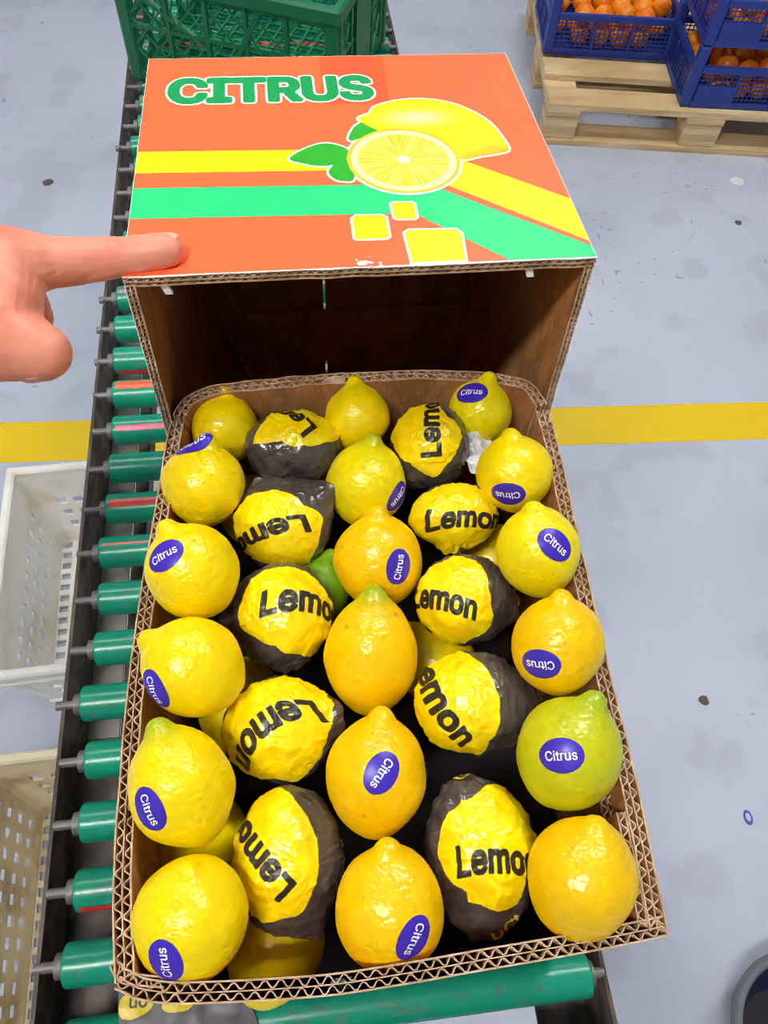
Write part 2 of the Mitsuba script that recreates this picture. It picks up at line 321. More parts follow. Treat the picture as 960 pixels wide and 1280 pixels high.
base = trimesh.creation.extrude_polygon(Polygon(left_path[::-1][::-1] + back_path + right_path + front_path[::-1]).buffer(-.0115), .006)
base.apply_translation((0, 0, .7605)); obj('bottom', base, 'cardboard', tray)
torn = trimesh.creation.icosphere(3, 1.0); torn.apply_scale((.010, .004, .003)); torn.vertices += .0015 * (meshkit.noise(torn.vertices * 300, 3)[:, None] - .5)
torn.apply_translation((-.022, .452, 1.0495)); obj('torn_paper', torn, 'board_edge', tray, label='torn paper on the rear rim', smooth=True)
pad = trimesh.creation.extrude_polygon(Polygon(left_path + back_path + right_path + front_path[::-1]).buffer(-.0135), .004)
pad.apply_translation((0, 0, .8800)); obj('added_gap_sheet', pad, 'gap_shade', tray, label='added dark sheet standing in for shade below the lemons')  # added sheet, near-black to stand in for shade in the lemon gaps

# ------------------------------------------------------------------ the printed lid standing on its end behind the tray
lid = thing('box_lid', 'printed cardboard lid in orange, green and yellow standing on end with its open side forward', 'lid')
LO = np.array([.00145, .43257, 1.19358]); LX = np.array([.99906, .04329, 0]); LY = np.array([-.04316, .99597, -.0786]); LN = unit(np.cross(LX, LY))
LW, LD = .345, .3269
zdir = np.array([-.0034, .0785, .9969])
MTL, MTR = LO - LX * LW / 2, LO + LX * LW / 2
MBL, MBR = (q - zdir * ((q[2] - .7505) / zdir[2]) for q in (MTL, MTR))
FTL, FTR = MTL + LY * LD, MTR + LY * LD
yf = unit(np.array([LY[0], LY[1], 0])) * LD
FBL, FBR = MBL + yf, MBR + yf
def board(A, B, Cf, Df, inn, parent, name, seed, outer='print_white', label=None, layers=2, flute=.0034):
    """corrugated panel: mouth edge A-B, far edge D-C; inn: unit vector to the inside; flutes run from the mouth to the back"""
    A, B, Cf, Df = (np.asarray(q, float) for q in (A, B, Cf, Df)); L = np.linalg.norm(B - A); per = .0074
    s = np.linspace(0, L, int(L / per * 9)); fl, ln = [], []
    jit = .0013 * (meshkit.noise(np.stack([s * 55, s * 0 + seed, s * 0], -1), seed) - .5)
    def sheet(off, th):
        V = []
        for w in (0, 1):
            for t in (0, 1):
                e = (A + (B - A) * (s / L)[:, None]) if w == 0 else (Df + (Cf - Df) * (s / L)[:, None])
                e = e + inn * (off + (th if t else 0))[:, None]
                if w == 0: e = e + unit(Df - A) * (jit)[:, None]
                V.append(e)
        k = len(s); v = np.vstack(V); i = np.arange(k - 1); a, b, c, d = i, i + k, i + 2 * k, i + 3 * k
        q = np.vstack([np.c_[a, c, c + 1, a + 1], np.c_[b, b + 1, d + 1, d], np.c_[c, d, d + 1, c + 1], np.c_[a, a + 1, b + 1, b], [[0, k, 3 * k, 2 * k]], [[k - 1, 3 * k - 1, 4 * k - 1, 2 * k - 1]]])
        return trimesh.Trimesh(v, np.vstack([q[:, [0, 1, 2]], q[:, [0, 2, 3]]]), process=False)
    o = np.zeros_like(s); T_ = layers * flute
    k = obj(name, sheet(o + flute * layers, .0008), 'cardboard', parent, label=label)
    for j in range(1, layers): obj('liner', sheet(o + flute * j, .0008), 'cardboard', k)
    obj('outer_liner', sheet(o, .0007), outer, k, label='white printed outer paper')
    for j in range(layers):
        fl.append(sheet(flute * (j + .5) + (flute / 2 - .0004) * np.clip(1.2 * np.sin(2 * math.pi * s / per + 2 * j + .4 * np.sin(s * 43)), -1, 1), .0007))
    for q in fl: obj('fluting', q, 'board_edge', k, label='corrugated fluting between the liners')
    e = A + (B - A) * (s / L)[:, None] + unit(Df - A) * (jit - .0004)[:, None]; rims = []
    for j in range(1, layers + 1):
        a, b = e + inn * (flute * j - .0002), e + inn * (flute * j + .001); kk = len(s); i = np.arange(kk - 1)
        f = np.c_[i, i + 1, i + 1 + kk, i + kk]; rims.append(trimesh.Trimesh(np.vstack([a, b]), np.vstack([f[:, [0, 1, 2]], f[:, [0, 2, 3]]]), process=False))
    for q in rims: obj('cut_edge', q, 'board_edge', k, label='pale cut edge')
    return k
top = board(MTL, MTR, FTR, FTL, -LN, lid, 'top_panel', 21, label='printed panel facing up')
board(MBL, MTL - LN * .0068, FTL - LN * .0068, FBL, LX, lid, 'side_panel', 23, label='left wall of the lid')
board(MBR, MTR - LN * .0068, FTR - LN * .0068, FBR, -LX, lid, 'side_panel', 25, label='right wall of the lid')
I = LX * .0075
board(MBL + I, MBR - I, FBR - I, FBL + I, np.array([0, 0, 1.0]), lid, 'bottom_panel', 27, label='wall of the lid lying on the rollers')
# its closed end: two outer flaps with a slit between them, an inner flap in front
def flap(P, y, name, th=.004, mat='cardboard', **kw):
    """P: outline in (x along LX, z) on the plane of the closed end"""
    nb = unit(np.cross(LX, zdir)); c0 = LO + LY * (LD - y)
    lo3 = [c0 + LX * x + zdir * z for x, z in P]; v = np.array(lo3 + [q + nb * th for q in lo3]); v[:, 2] = np.maximum(v[:, 2], .7590)
    return obj(name, trimesh.convex.convex_hull(v), mat, lid, **kw)
flap([(-.1685, -.0075), (-.0155, -.0075), (-.0155, -.43), (-.1685, -.43)], .0, 'end_flap', label='left flap of the closed end')
flap([(-.0125, -.0075), (.1685, -.0075), (.1685, -.43), (-.0125, -.43)], .0, 'end_flap', label='right flap of the closed end')
flap([(-.122, -.300), (-.1375, -.365), (.164, -.43), (.164, -.300)], .006, 'end_flap', label='inner flap of the closed end')
flap([(-.1445, -.305), (-.1425, -.305), (-.1150, -.43), (-.1175, -.43)], .008, 'pale_strip', mat='board_edge', label='pale slanted strip on the inner flap')  # narrow pale strip slanting across the closed end
for x, a in ((-.146, .010), (.122, .009)):
    q = MTL + LX * (x + LW / 2)
    v = [q + LX * i * .0028 - LN * (.0075 + (a if j else 0)) + LY * (.002 + .003 * w) + LX * (.003 * j) for i in (-1, 1) for j in (0, 1) for w in (0, 1)]
    obj('paper_tab', trimesh.convex.convex_hull(np.array(v)), 'print_white', lid, label='white paper tab under the front edge')
def pr(shape, lift, name, mat, parent=top, label=None, uvf=None):
    v2, f = flat(shape); lo3 = LO + v2[:, :1] * LX + v2[:, 1:] * LY + LN * lift
    kw = {'uv': uvf(v2)} if uvf is not None else {}
    return obj(name, (lo3, f), mat, parent, label=label, **kw)
e = .0010; hw = LW / 2
PANEL = sbox(-hw + .0004, e, hw - .0005, LD - .0005)
pr(PANEL, .00008, 'orange_print', 'print_orange', label='orange ground of the print')
art_lemon = smooth_poly([(.0144, .2061), (.0254, .2166), (.0309, .2276), (.048, .2369), (.0705, .2403), (.0905, .2366), (.1086, .2257), (.1236, .208), (.132, .1897), (.1362, .1695), (.1377, .1514), (.1288, .1455), (.1107, .1415), (.0963, .1373), (.0838, .1441), (.0614, .1672), (.0353, .1816)], 5)
sc = np.array([.0456, .1400]); srx, sry = .0470, .0492
art_slice = affinity.scale(Point(*sc).buffer(1, 32), srx, sry)
leafs = [smooth_poly(q, 5) for q in ([(-.0486, .1462), (-.0359, .1603), (-.0206, .1683), (-.0099, .1665), (.0007, .1572), (-.0026, .1425), (-.0111, .1358), (-.0244, .1341), (-.0372, .1384)],
         [(-.0178, .1254), (-.0108, .1393), (-.0037, .145), (.0041, .1362), (.0011, .1128), (-.0067, .1109), (-.0141, .1147)], [(.0033, .1774), (.0114, .1968), (.0241, .2043), (.0366, .2024), (.035, .189), (.0192, .1795), (.0056, .1714)])]
inside = lambda g: g.intersection(PANEL)
pr(inside(Polygon([(-.20, .1325), (.03, .1262), (.03, .1578), (-.20, .1642)])), .00016, 'yellow_stripe', 'print_yellow')
pr(inside(Polygon([(.0660, .1340), (.0960, .1360), (.20, .0540), (.20, -.0030), (.0700, .1060)])), .00016, 'yellow_stripe', 'print_yellow')
pr(inside(Polygon([(-.20, .0706), (.0440, .0640), (.1060, .0010), (.1060, -.03), (.20, -.03), (.20, -.0080), (.0660, .0990), (.0500, .1040), (-.20, .1112)])), .00016, 'green_stripe', 'print_green')
def frame_art(g, w): return g.buffer(w, join_style='round')
whites = frame_art(unary_union([art_lemon, art_slice] + leafs), .0021)
pr(whites, .00024, 'white_outline', 'print_white')
for g in leafs: pr(g, .00032, 'printed_leaf', 'print_leaf')
pr(art_lemon, .00037, 'printed_lemon', 'print_lemon', uvf=lambda v: v)
pr(art_slice, .00043, 'printed_lemon_half', 'print_slice', uvf=lambda v: (v - sc) / [srx, sry])
for q in ([(-.0067, .0612), (-.0070, .0340), (-.004, .0315), (.0190, .0312), (.0225, .0350), (.0229, .0610), (.0180, .0650), (-.002, .0655)],
          [(.0255, .0780), (.0259, .0580), (.0285, .0555), (.0435, .0548), (.0468, .0580), (.0472, .0780), (.0440, .0806), (.0285, .0808)],
          [(.0310, .0397), (.0318, .0010), (.0750, .0010), (.0776, .0368), (.0736, .0432), (.0361, .0445)]):
    g = Polygon(q); pr(inside(g), .00024, 'square_outline', 'print_white'); pr(inside(g.buffer(-.0020)), .00032, 'printed_square', 'print_yellow')
t = text_poly('CITRUS', .0)
x0, y0, x1, y1 = t.bounds
def lay(g): return affinity.affine_transform(g, [.1815 / (x1 - x0), 0, 0, .0440 / (y1 - y0), -.1500 - x0 * .1815 / (x1 - x0), .2415 - y0 * .0440 / (y1 - y0)])
pr(lay(t).buffer(.0042, join_style='round'), .00024, 'lettering_outline', 'print_white', label='white outline of the word CITRUS')
for q in sorted(polys(lay(t).buffer(.0021, join_style='mitre')), key=lambda q: q.centroid.x): pr(q, .00032, 'letter', 'print_letter', label='green capital letter of the word CITRUS')
pr(Polygon([(-.0116, LD - .001), (.0500, LD - .001), (.0452, .2327), (-.0152, .2352)]).difference(frame_art(lay(t), .0045)), .00012, 'clear_tape', 'print_tape', label='strip of clear tape')
rng = np.random.default_rng(5)
blobs = [Point(x, y).buffer(r_) for x, y, r_ in zip(rng.normal(.002, .005, 26), np.abs(rng.normal(.004, .004, 26)) + .0016, rng.uniform(.0006, .0022, 26))]
pr(unary_union(blobs), .00040, 'scuff', 'print_worn', label='scuffed white spot at the front edge')

# ------------------------------------------------------------------ lemons
def frame(axis):
    z = unit(axis); x = unit(np.cross([0.31, 0.9, 0.29] if abs(z[1]) < .85 else [1, 0, .1], z)); return np.stack([x, np.cross(z, x), z])
def lemon_r(d, a, b, nip, seed):
    c = np.clip(d[:, 2], -1, 1); th = np.arccos(c)
    r = 1 / np.sqrt(c * c / a ** 2 + (1 - c * c) / b ** 2)
    r *= 1 + .075 * (meshkit.noise(d * 1.5 + seed * 7.31, seed) - .5) + .016 * (meshkit.noise(d * 3.1 + seed, seed + 5) - .5)
    r += b * nip * (.80 * np.exp(-(th / .215) ** 3) + .26 * np.exp(-(th / .40) ** 2))
    s = np.pi - th
    return r + b * (.10 * np.exp(-(s / .42) ** 2) - .07 * np.exp(-(s / .13) ** 2))
def wrap_r(d, a, b, seed, tails, pole):
    c = d[:, 2]; r = 1 / np.sqrt(c * c / a ** 2 + (1 - c * c) / b ** 2)
    rng = np.random.default_rng(900 + seed); n = unit(rng.normal(size=(190, 3))); off = rng.uniform(.955, 1.05, 190)
    k = d @ n.T; facet = np.min(np.where(k > .3, off / np.maximum(k, .3), 9), axis=1)
    r = r * (.30 + .70 * np.minimum(facet, 1.10))
    w = d * 2.3 + .8 * np.stack([meshkit.noise(d * 3 + i * 9, seed + i) for i in range(3)], 1)
    r = r * (1 + .016 * (1 - np.abs(2 * meshkit.noise(w * 2.0, seed + 11) - 1) * 2) + .003 * (1 - np.abs(2 * meshkit.noise(w * 4.5, seed + 17) - 1) * 2))
    r = r * (1 + .008 * (1 - np.abs(2 * meshkit.noise(w * 3.2 + 5, seed + 51) - 1)) ** 6)
    pl = np.asarray(pole); cp = np.clip(d @ pl, -1, 1); psi = np.arccos(cp); q = (d - cp[:, None] * pl) / np.maximum(np.sin(psi), .05)[:, None]
    rg, rg2 = (1 - np.abs(2 * meshkit.noise(q * s_ + pl * psi[:, None] * t_, seed + n_) - 1) for s_, t_, n_ in ((3.1, .9, 41), (6.7, 1.6, 43)))
    r = r * (1 + np.clip((psi - .75) / .8, 0, 1) * (.045 * rg ** 2 + .030 * rg2 ** 2 - .03))     # pleats gathered towards the far side
    for t, amp, wd in tails:                        # twisted ends of the film
        ang = np.arccos(np.clip(d @ np.asarray(t), -1, 1)); r += amp * np.exp(-(ang / wd) ** 2) * (.65 + .9 * (1 - np.abs(2 * meshkit.noise(d * 5, seed + 31) - 1) * 1.6))
    return r
ICO = {n: trimesh.creation.icosphere(n) for n in (3, 4, 5, 6)}
def on_dir(e, tx, uv, rm):
    """points of the plane that touches at e -> unit directions (azimuthal map)"""
    ty = np.cross(e, tx); ps = np.linalg.norm(uv, axis=1, keepdims=True); w = (uv[:, :1] * tx + uv[:, 1:] * ty) / np.maximum(ps, 1e-9)
    return np.cos(ps / rm) * e + np.sin(ps / rm) * w
def lemon(C, ax, shp, st, tone, label, group=None, green=.0, level=6):
    a, b, nip, seed = shp; F = frame(ax); C = np.asarray(C)
    d = unit(ICO[level].vertices); r = lemon_r(d, a, b, nip, int(seed)); r = r - (  .00055 * np.maximum(0, meshkit.noise(d * r[:, None] * 400, 70 + int(seed)) - .45) +   .00060 * np.maximum(0, meshkit.noise(d * r[:, None] * 210, 90 + int(seed)) - .55) if level > 5 else 0); v = C + (d * r[:, None]) @ F
    base = np.array(rgb(*tone)); th = np.arccos(np.clip(d[:, 2], -1, 1))
    m1 = meshkit.noise(d * 2.2 + seed * 3, 40)[:, None]; m2 = meshkit.noise(d * 6 + seed, 41)[:, None]
    col = base * (1 - .10 * (m1 - .5)) * np.array([1, 1 - .0, 1]) + np.array([0, .05, 0]) * (m1 - .5)
    col = col * (1 - np.clip((m2 - .72) * 1.5, 0, .18) * np.array([.1, .5, .6]))
    g = (green * np.exp(-(th / .38) ** 2))[:, None]; col = col * (1 - g) + np.array(rgb(150, 176, 30)) * g
    s = np.pi - th; dk = (.6 * np.exp(-(s / .09) ** 2))[:, None]; col = col * (1 - dk) + np.array(rgb(120, 104, 30)) * dk
    rs = np.random.default_rng(60 + int(seed)); 
    for sp in unit(rs.normal(size=(3, 3))):
        w = (.5 * np.exp(-((1 - d @ sp) / .0009) ** 1))[:, None]; col = col * (1 - w) + np.array(rgb(130, 96, 30)) * w
    k = obj('lemon', (v, ICO[level].faces), 'lemon_skin', None, label, 'lemon', group, smooth=True, color=np.clip(col, 0, 1))
    if st is not None:
        e, tx = unit(np.array(st[:3])), unit(np.array(st[3:])); rm = (a + 2 * b) / 3
        def onto(g, lift, edge=.0016):
            v2, f = flat(g, edge); dd = on_dir(e, tx, v2, rm); return (C + (dd * (lemon_r(dd, a, b, nip, int(seed)) + lift)[:, None]) @ F, f)
        oval = affinity.scale(Point(0, 0).buffer(1, 24), .0148, .0110)
        kk = obj('sticker', onto(oval, .00035), 'sticker', k, label='oval violet sticker', smooth=True)
        t = text_poly('Citrus'); q = t.bounds; sc_ = .0205 / (q[2] - q[0])
        t = affinity.affine_transform(t, [sc_, 0, sc_ * .12 * 0, sc_ * 1.05, -(q[0] + q[2]) / 2 * sc_, -.5 * sc_ * .95])
        obj('lettering', onto(t, .00060, .0022), 'sticker_ink', kk, label='the word Citrus in white', smooth=True)
    return k
LEMONS = {
    'A1': ([-0.1211, 0.4232, 1.0207], [0.1051, 0.6674, 0.7373], [0.0302, 0.03, 0.26, 1], None),
    'A2': ([-0.1328, 0.3488, 1.0444], [0.1487, 0.6384, 0.7552], [0.0335, 0.0331, 0.26, 2], [-0.2813, -0.1771, 0.9431, 0.8996, 0.2934, 0.3234]),
    'A3': ([-0.1344, 0.2618, 1.0613], [-0.4438, 0.6281, 0.6392], [0.035, 0.0344, 0.24, 3], [0.5193, -0.4948, 0.6967, 0.6169, 0.7813, 0.0951]),
    'A4': ([-0.131, 0.1892, 1.0555], [-0.825, 0.4427, 0.3513], [0.0357, 0.0338, 0.22, 4], [0.5127, -0.7555, 0.4079, -0.2283, -0.578, -0.7835]),
    'A5': ([-0.1345, 0.1095, 1.0534], [-0.3254, 0.7969, 0.509], [0.0373, 0.0334, 0.27, 5], [0.6741, -0.7364, 0.0573, 0.0997, 0.0139, -0.9949]),
    'A6': ([-0.1266, 0.034, 1.0372], [0.0193, 0.6541, 0.7561], [0.037, 0.0346, 0.1, 6], [0.2452, -0.9688, 0.0355, -0.1753, -0.0083, 0.9845]),
    'C1': ([-0.0027, 0.4245, 1.0304], [-0.057, 0.7752, 0.6292], [0.029, 0.0288, 0.26, 7], None),
    'C2': ([0.001, 0.3566, 1.0247], [0.1614, 0.7071, 0.6884], [0.035, 0.0345, 0.26, 8], [0.9556, -0.2759, -0.1035, -0.2482, -0.5643, -0.7873]),
    'C3': ([0.0072, 0.2861, 1.0179], [-0.018, 0.6581, 0.7527], [0.0377, 0.0364, 0.24, 9], [0.822, -0.5443, 0.1672, 0.0053, 0.3009, 0.9536]),
    'C4': ([-0.0039, 0.205, 1.0193], [0.0673, 0.8131, 0.5782], [0.044, 0.0354, 0.26, 10], None),
    'C5': ([-0.0065, 0.115, 1.0217], [0.1073, 0.7531, 0.6491], [0.0403, 0.0348, 0.28, 11], [0.4307, -0.7501, 0.5019, -0.2292, -0.6287, -0.7431]),
    'C6': ([-0.0039, 0.0321, 1.0275], [-0.009, 0.7547, 0.656], [0.0384, 0.0348, 0.24, 12], [0.8732, -0.4854, 0.0436, -0.2089, -0.4536, -0.8664]),
    'E1': ([0.109, 0.4287, 1.0278], [0.2182, 0.5781, 0.7863], [0.0291, 0.0291, 0.28, 13], [-0.4241, -0.605, 0.6738, 0.9054, -0.2975, 0.3029]),
    'E2': ([0.1255, 0.351, 1.043], [-0.1392, 0.5989, 0.7886], [0.0324, 0.032, 0.22, 14], [0.2051, -0.9504, -0.2338, -0.9786, -0.2034, -0.0319]),
    'E3': ([0.1276, 0.2668, 1.0584], [-0.1675, 0.6353, 0.7539], [0.0341, 0.0323, 0.2, 15], [0.7359, -0.4953, 0.4617, 0.6293, 0.2487, -0.7363]),
    'E4': ([0.1269, 0.1884, 1.0633], [0.0498, 0.7121, 0.7003], [0.0342, 0.0328, 0.22, 16], [-0.0964, -0.9888, -0.114, -0.9731, 0.1177, -0.198]),
    'E5': ([0.1232, 0.1158, 1.0527], [0.4034, 0.6459, 0.6481], [0.0374, 0.0349, 0.26, 17], [-0.6512, -0.7259, 0.2213, 0.6924, -0.449, 0.5647]),
    'E6': ([0.1167, 0.0389, 1.0497], [0.2021, 0.7067, 0.678], [0.0369, 0.0339, 0.14, 18], None),
}
WRAPPED = {
    'B1': ([-0.0603, 0.3992, 1.022], [0.9993, -0.0131, -0.0343], [0.0431, 0.0328, 1], [-0.9633, 0.2151, 0.1604], [-0.0294, 0.5096, -0.8599], [0.0236, 0.0257, 0.0302, 0.0346, 0.0381, 0.0381, 0.0381, 0.0382, 0.0383, 0.0385, 0.0386, 0.0388, 0.039, 0.0391, 0.0393, 0.0396, 0.04, 0.0405, 0.0409, 0.0406, 0.0391, 0.0376, 0.0361, 0.0346, 0.036, 0.0388, 0.0415, 0.0443, 0.036, 0.0264, 0.021, 0.0205, 0.0199, 0.0194, 0.0188, 0.0183, 0.0177, 0.0172, 0.0166, 0.0168, 0.0182, 0.0195, 0.0209, 0.0222], ('Lem', [-0.0138, -0.009], [0.0356, -0.0233], 0.016, -0.05), [], [-0.9527, -0.3035, 0.0157]),
    'B2': ([-0.07, 0.3243, 1.0181], [0.999, -0.0212, -0.0396], [0.0399, 0.0378, 2], [-0.9452, -0.32, -0.0648], [0.1667, -0.3022, -0.9386], [0.0384, 0.0352, 0.032, 0.0292, 0.0301, 0.0309, 0.0317, 0.0326, 0.0334, 0.0343, 0.0352, 0.036, 0.0369, 0.0393, 0.0428, 0.0462, 0.0494, 0.0491, 0.0488, 0.049, 0.0515, 0.054, 0.0566, 0.0559, 0.0487, 0.0416, 0.0393, 0.0387, 0.0381, 0.0374, 0.0389, 0.0445, 0.05, 0.0556, 0.0519, 0.0477, 0.0434, 0.0392, 0.0385, 0.0379, 0.0373, 0.0374, 0.0389, 0.0405], ('Lemo', [-0.0261, -0.0027], [0.0512, 0.0015], 0.0151, -0.1), [([-0.2174, 0.5977, 0.7717], 0.008, 0.35)], [-0.9774, -0.2095, 0.0283]),
    'B3': ([-0.072, 0.245, 1.011], [0.9985, -0.032, -0.0451], [0.0387, 0.0405, 3], [-0.9894, -0.0638, 0.1305], [0.1335, -0.0443, 0.9901], [0.0424, 0.0423, 0.0421, 0.0399, 0.0352, 0.0314, 0.0303, 0.0291, 0.028, 0.0268, 0.028, 0.03, 0.0321, 0.0341, 0.0362, 0.0437, 0.0532, 0.0609, 0.0615, 0.0616, 0.0592, 0.0568, 0.0557, 0.055, 0.0542, 0.0515, 0.0483, 0.0451, 0.043, 0.0433, 0.0435, 0.0438, 0.0441, 0.0443, 0.0446, 0.0448, 0.0447, 0.0445, 0.0444, 0.0436, 0.0429, 0.0426, 0.0425, 0.0424], ('Lemo', [-0.0227, -0.0046], [0.0439, -0.0055], 0.0188, 0.12), [([0.1135, -0.0526, -0.9921], 0.006, 0.4), ([0.2086, -0.9667, 0.1485], 0.003, 0.5)], [-0.9952, -0.09, 0.0372]),
    'B4': ([-0.0739, 0.1563, 1.008], [0.9978, -0.0448, -0.0497], [0.0406, 0.0367, 4], [-0.9994, -0.0128, -0.0325], [0.0338, -0.5925, -0.8049], [0.0563, 0.0565, 0.056, 0.0554, 0.0544, 0.0534, 0.0524, 0.0514, 0.05, 0.0485, 0.0469, 0.0454, 0.0462, 0.0482, 0.0501, 0.0511, 0.051, 0.0508, 0.0507, 0.0508, 0.0508, 0.0508, 0.0507, 0.0507, 0.0507, 0.0506, 0.0503, 0.0474, 0.0445, 0.0443, 0.0458, 0.0473, 0.0475, 0.0463, 0.0451, 0.0438, 0.0427, 0.0417, 0.0406, 0.0395, 0.041, 0.0432, 0.0454, 0.0506], ('Lemon', [-0.0364, 0.0], [0.0424, 0.0003], 0.0192, -0.22), [([-0.1523, 0.246, 0.9572], 0.005, 0.4)], [-0.9986, 0.0466, 0.0246]),
    'B5': ([-0.0692, 0.0686, 1.0004], [0.0326, 0.8988, 0.4372], [0.0466, 0.0372, 5], [0.9491, -0.0988, 0.299], [-0.2872, -0.6605, 0.6937], [0.0387, 0.0363, 0.0348, 0.0341, 0.0334, 0.0327, 0.0319, 0.0317, 0.0317, 0.0318, 0.0319, 0.0321, 0.0336, 0.0352, 0.0368, 0.0383, 0.0421, 0.0493, 0.0565, 0.0564, 0.0527, 0.049, 0.0492, 0.0495, 0.0503, 0.0513, 0.0523, 0.0536, 0.0559, 0.0581, 0.0574, 0.0547, 0.0519, 0.0499, 0.0488, 0.0478, 0.0466, 0.0452, 0.0438, 0.0424, 0.0422, 0.0427, 0.0425, 0.0406], ('Lemo', [-0.0239, -0.0004], [0.038, 0.0013], 0.0172, 0.0), [([-0.0931, 0.3622, -0.9274], 0.007, 0.32)], [0.9377, 0.1314, 0.3215]),
    'D1': ([0.0599, 0.3949, 1.0249], [0.0503, 0.8994, 0.4343], [0.0374, 0.0336, 6], [0.9822, -0.177, -0.0623], [0.055, -0.0457, 0.9974], [0.0312, 0.0339, 0.0343, 0.0323, 0.0302, 0.0297, 0.0303, 0.0308, 0.0313, 0.0327, 0.0348, 0.0369, 0.039, 0.0383, 0.0374, 0.0365, 0.0356, 0.0348, 0.0368, 0.0398, 0.0429, 0.0459, 0.0482, 0.0468, 0.0454, 0.0443, 0.0452, 0.046, 0.0472, 0.0492, 0.0513, 0.0529, 0.0466, 0.0403, 0.034, 0.0314, 0.0296, 0.0279, 0.0261, 0.0245, 0.0254, 0.0263, 0.0272, 0.0284], ('Lem', [-0.0156, -0.0137], [0.0321, -0.0129], 0.0166, 0.0), [([-0.0731, -0.5433, -0.8364], 0.003, 0.4)], [0.9825, -0.041, -0.1819]),
    'D2': ([0.0748, 0.3283, 1.0153], [0.999, -0.0216, -0.0379], [0.0382, 0.0265, 7], [-0.8506, -0.476, -0.2236], [-0.2466, -0.0144, 0.969], [0.0413, 0.0418, 0.0413, 0.0402, 0.0391, 0.0395, 0.0399, 0.0399, 0.0381, 0.0363, 0.0345, 0.0327, 0.0344, 0.037, 0.0397, 0.0424, 0.0446, 0.0468, 0.0489, 0.0498, 0.0506, 0.0513, 0.0504, 0.0488, 0.0473, 0.0457, 0.0452, 0.0468, 0.0485, 0.0502, 0.0518, 0.0535, 0.0531, 0.0513, 0.0496, 0.0478, 0.046, 0.0443, 0.0425, 0.0418, 0.0413, 0.0407, 0.0402, 0.0407], ('Lemon', [-0.0255, -0.0085], [0.0475, -0.0188], 0.0186, 0.14), [([0.219, -0.9738, 0.0606], 0.006, 0.5)], [-0.9594, -0.2113, -0.1869]),
    'D3': ([0.0745, 0.2499, 1.0131], [0.9986, -0.0307, -0.0423], [0.0393, 0.0359, 8], [-0.8758, -0.2028, -0.4381], [-0.3839, -0.2576, 0.8867], [0.042, 0.042, 0.042, 0.0421, 0.0432, 0.0442, 0.0441, 0.0432, 0.0472, 0.0516, 0.0533, 0.0491, 0.0449, 0.0407, 0.0365, 0.0366, 0.0371, 0.0376, 0.0382, 0.0377, 0.0362, 0.0346, 0.033, 0.0314, 0.0309, 0.0309, 0.0308, 0.0323, 0.0351, 0.0378, 0.0406, 0.0433, 0.0455, 0.0478, 0.05, 0.0507, 0.0484, 0.0461, 0.0439, 0.0416, 0.0416, 0.0417, 0.0418, 0.0419], ('emon', [-0.0298, -0.0103], [0.0191, -0.009], 0.0177, 0.08), [([-0.0466, -0.2208, 0.9742], 0.004, 0.35)], [-0.9728, -0.1115, -0.203]),
    'D4': ([0.0712, 0.1652, 1.0134], [0.998, -0.0426, -0.0467], [0.0435, 0.0368, 9], [-0.8531, -0.068, -0.5173], [-0.2429, -0.8257, 0.5091], [0.0507, 0.0481, 0.0459, 0.0437, 0.0426, 0.0442, 0.0458, 0.0465, 0.044, 0.0414, 0.0388, 0.0394, 0.0406, 0.0417, 0.0438, 0.0461, 0.0484, 0.0492, 0.0494, 0.0497, 0.0479, 0.0428, 0.0378, 0.0362, 0.0353, 0.0344, 0.0336, 0.0327, 0.0321, 0.0324, 0.0327, 0.0329, 0.0332, 0.0345, 0.0358, 0.0372, 0.0385, 0.0399, 0.0441, 0.0487, 0.0533, 0.0579, 0.0584, 0.0546], ('mon', [-0.0265, -0.0178], [0.0254, -0.0207], 0.0181, 0.03), [([-0.0562, -0.1718, 0.9835], 0.005, 0.4)], [-0.9769, 0.015, -0.213]),
    'D5': ([0.0637, 0.0635, 0.9965], [0.056, 0.8972, 0.4381], [0.0498, 0.0388, 10], [0.9564, 0.0207, 0.2915], [-0.0338, 0.9986, 0.04], [0.0395, 0.038, 0.0365, 0.035, 0.0334, 0.0316, 0.0299, 0.0305, 0.0369, 0.036, 0.036, 0.0381, 0.0402, 0.0424, 0.0445, 0.0453, 0.0413, 0.0373, 0.0362, 0.035, 0.0354, 0.0421, 0.0488, 0.0555, 0.0601, 0.0599, 0.0597, 0.0599, 0.0603, 0.0601, 0.0551, 0.0501, 0.0451, 0.04, 0.0366, 0.0367, 0.0367, 0.0368, 0.0369, 0.0369, 0.037, 0.0371, 0.0383, 0.0397], ('Lemo', [-0.0235, -0.0143], [0.029, -0.0147], 0.0191, 0.06), [([0.0915, -0.4626, 0.8818], 0.005, 0.35), ([-0.0942, 0.0026, -0.9956], 0.003, 0.5)], [0.9432, -0.1017, 0.3164]),
}
LOW = [
    [-0.1415, 0.0965, 0.942],  # L1 0.0365
    [-0.0816, 0.0204, 0.942],  # L2 0.0355
    [0.0556, 0.2227, 0.942],  # L3 0.038
    [-0.0421, 0.3002, 0.942],  # L4 0.0304
    [-0.1114, 0.1971, 0.942],  # L8 0.0399
    [-0.1007, 0.3835, 0.942],  # L10 0.0344
    [0.1229, 0.3211, 0.942],  # L11 0.0375
]

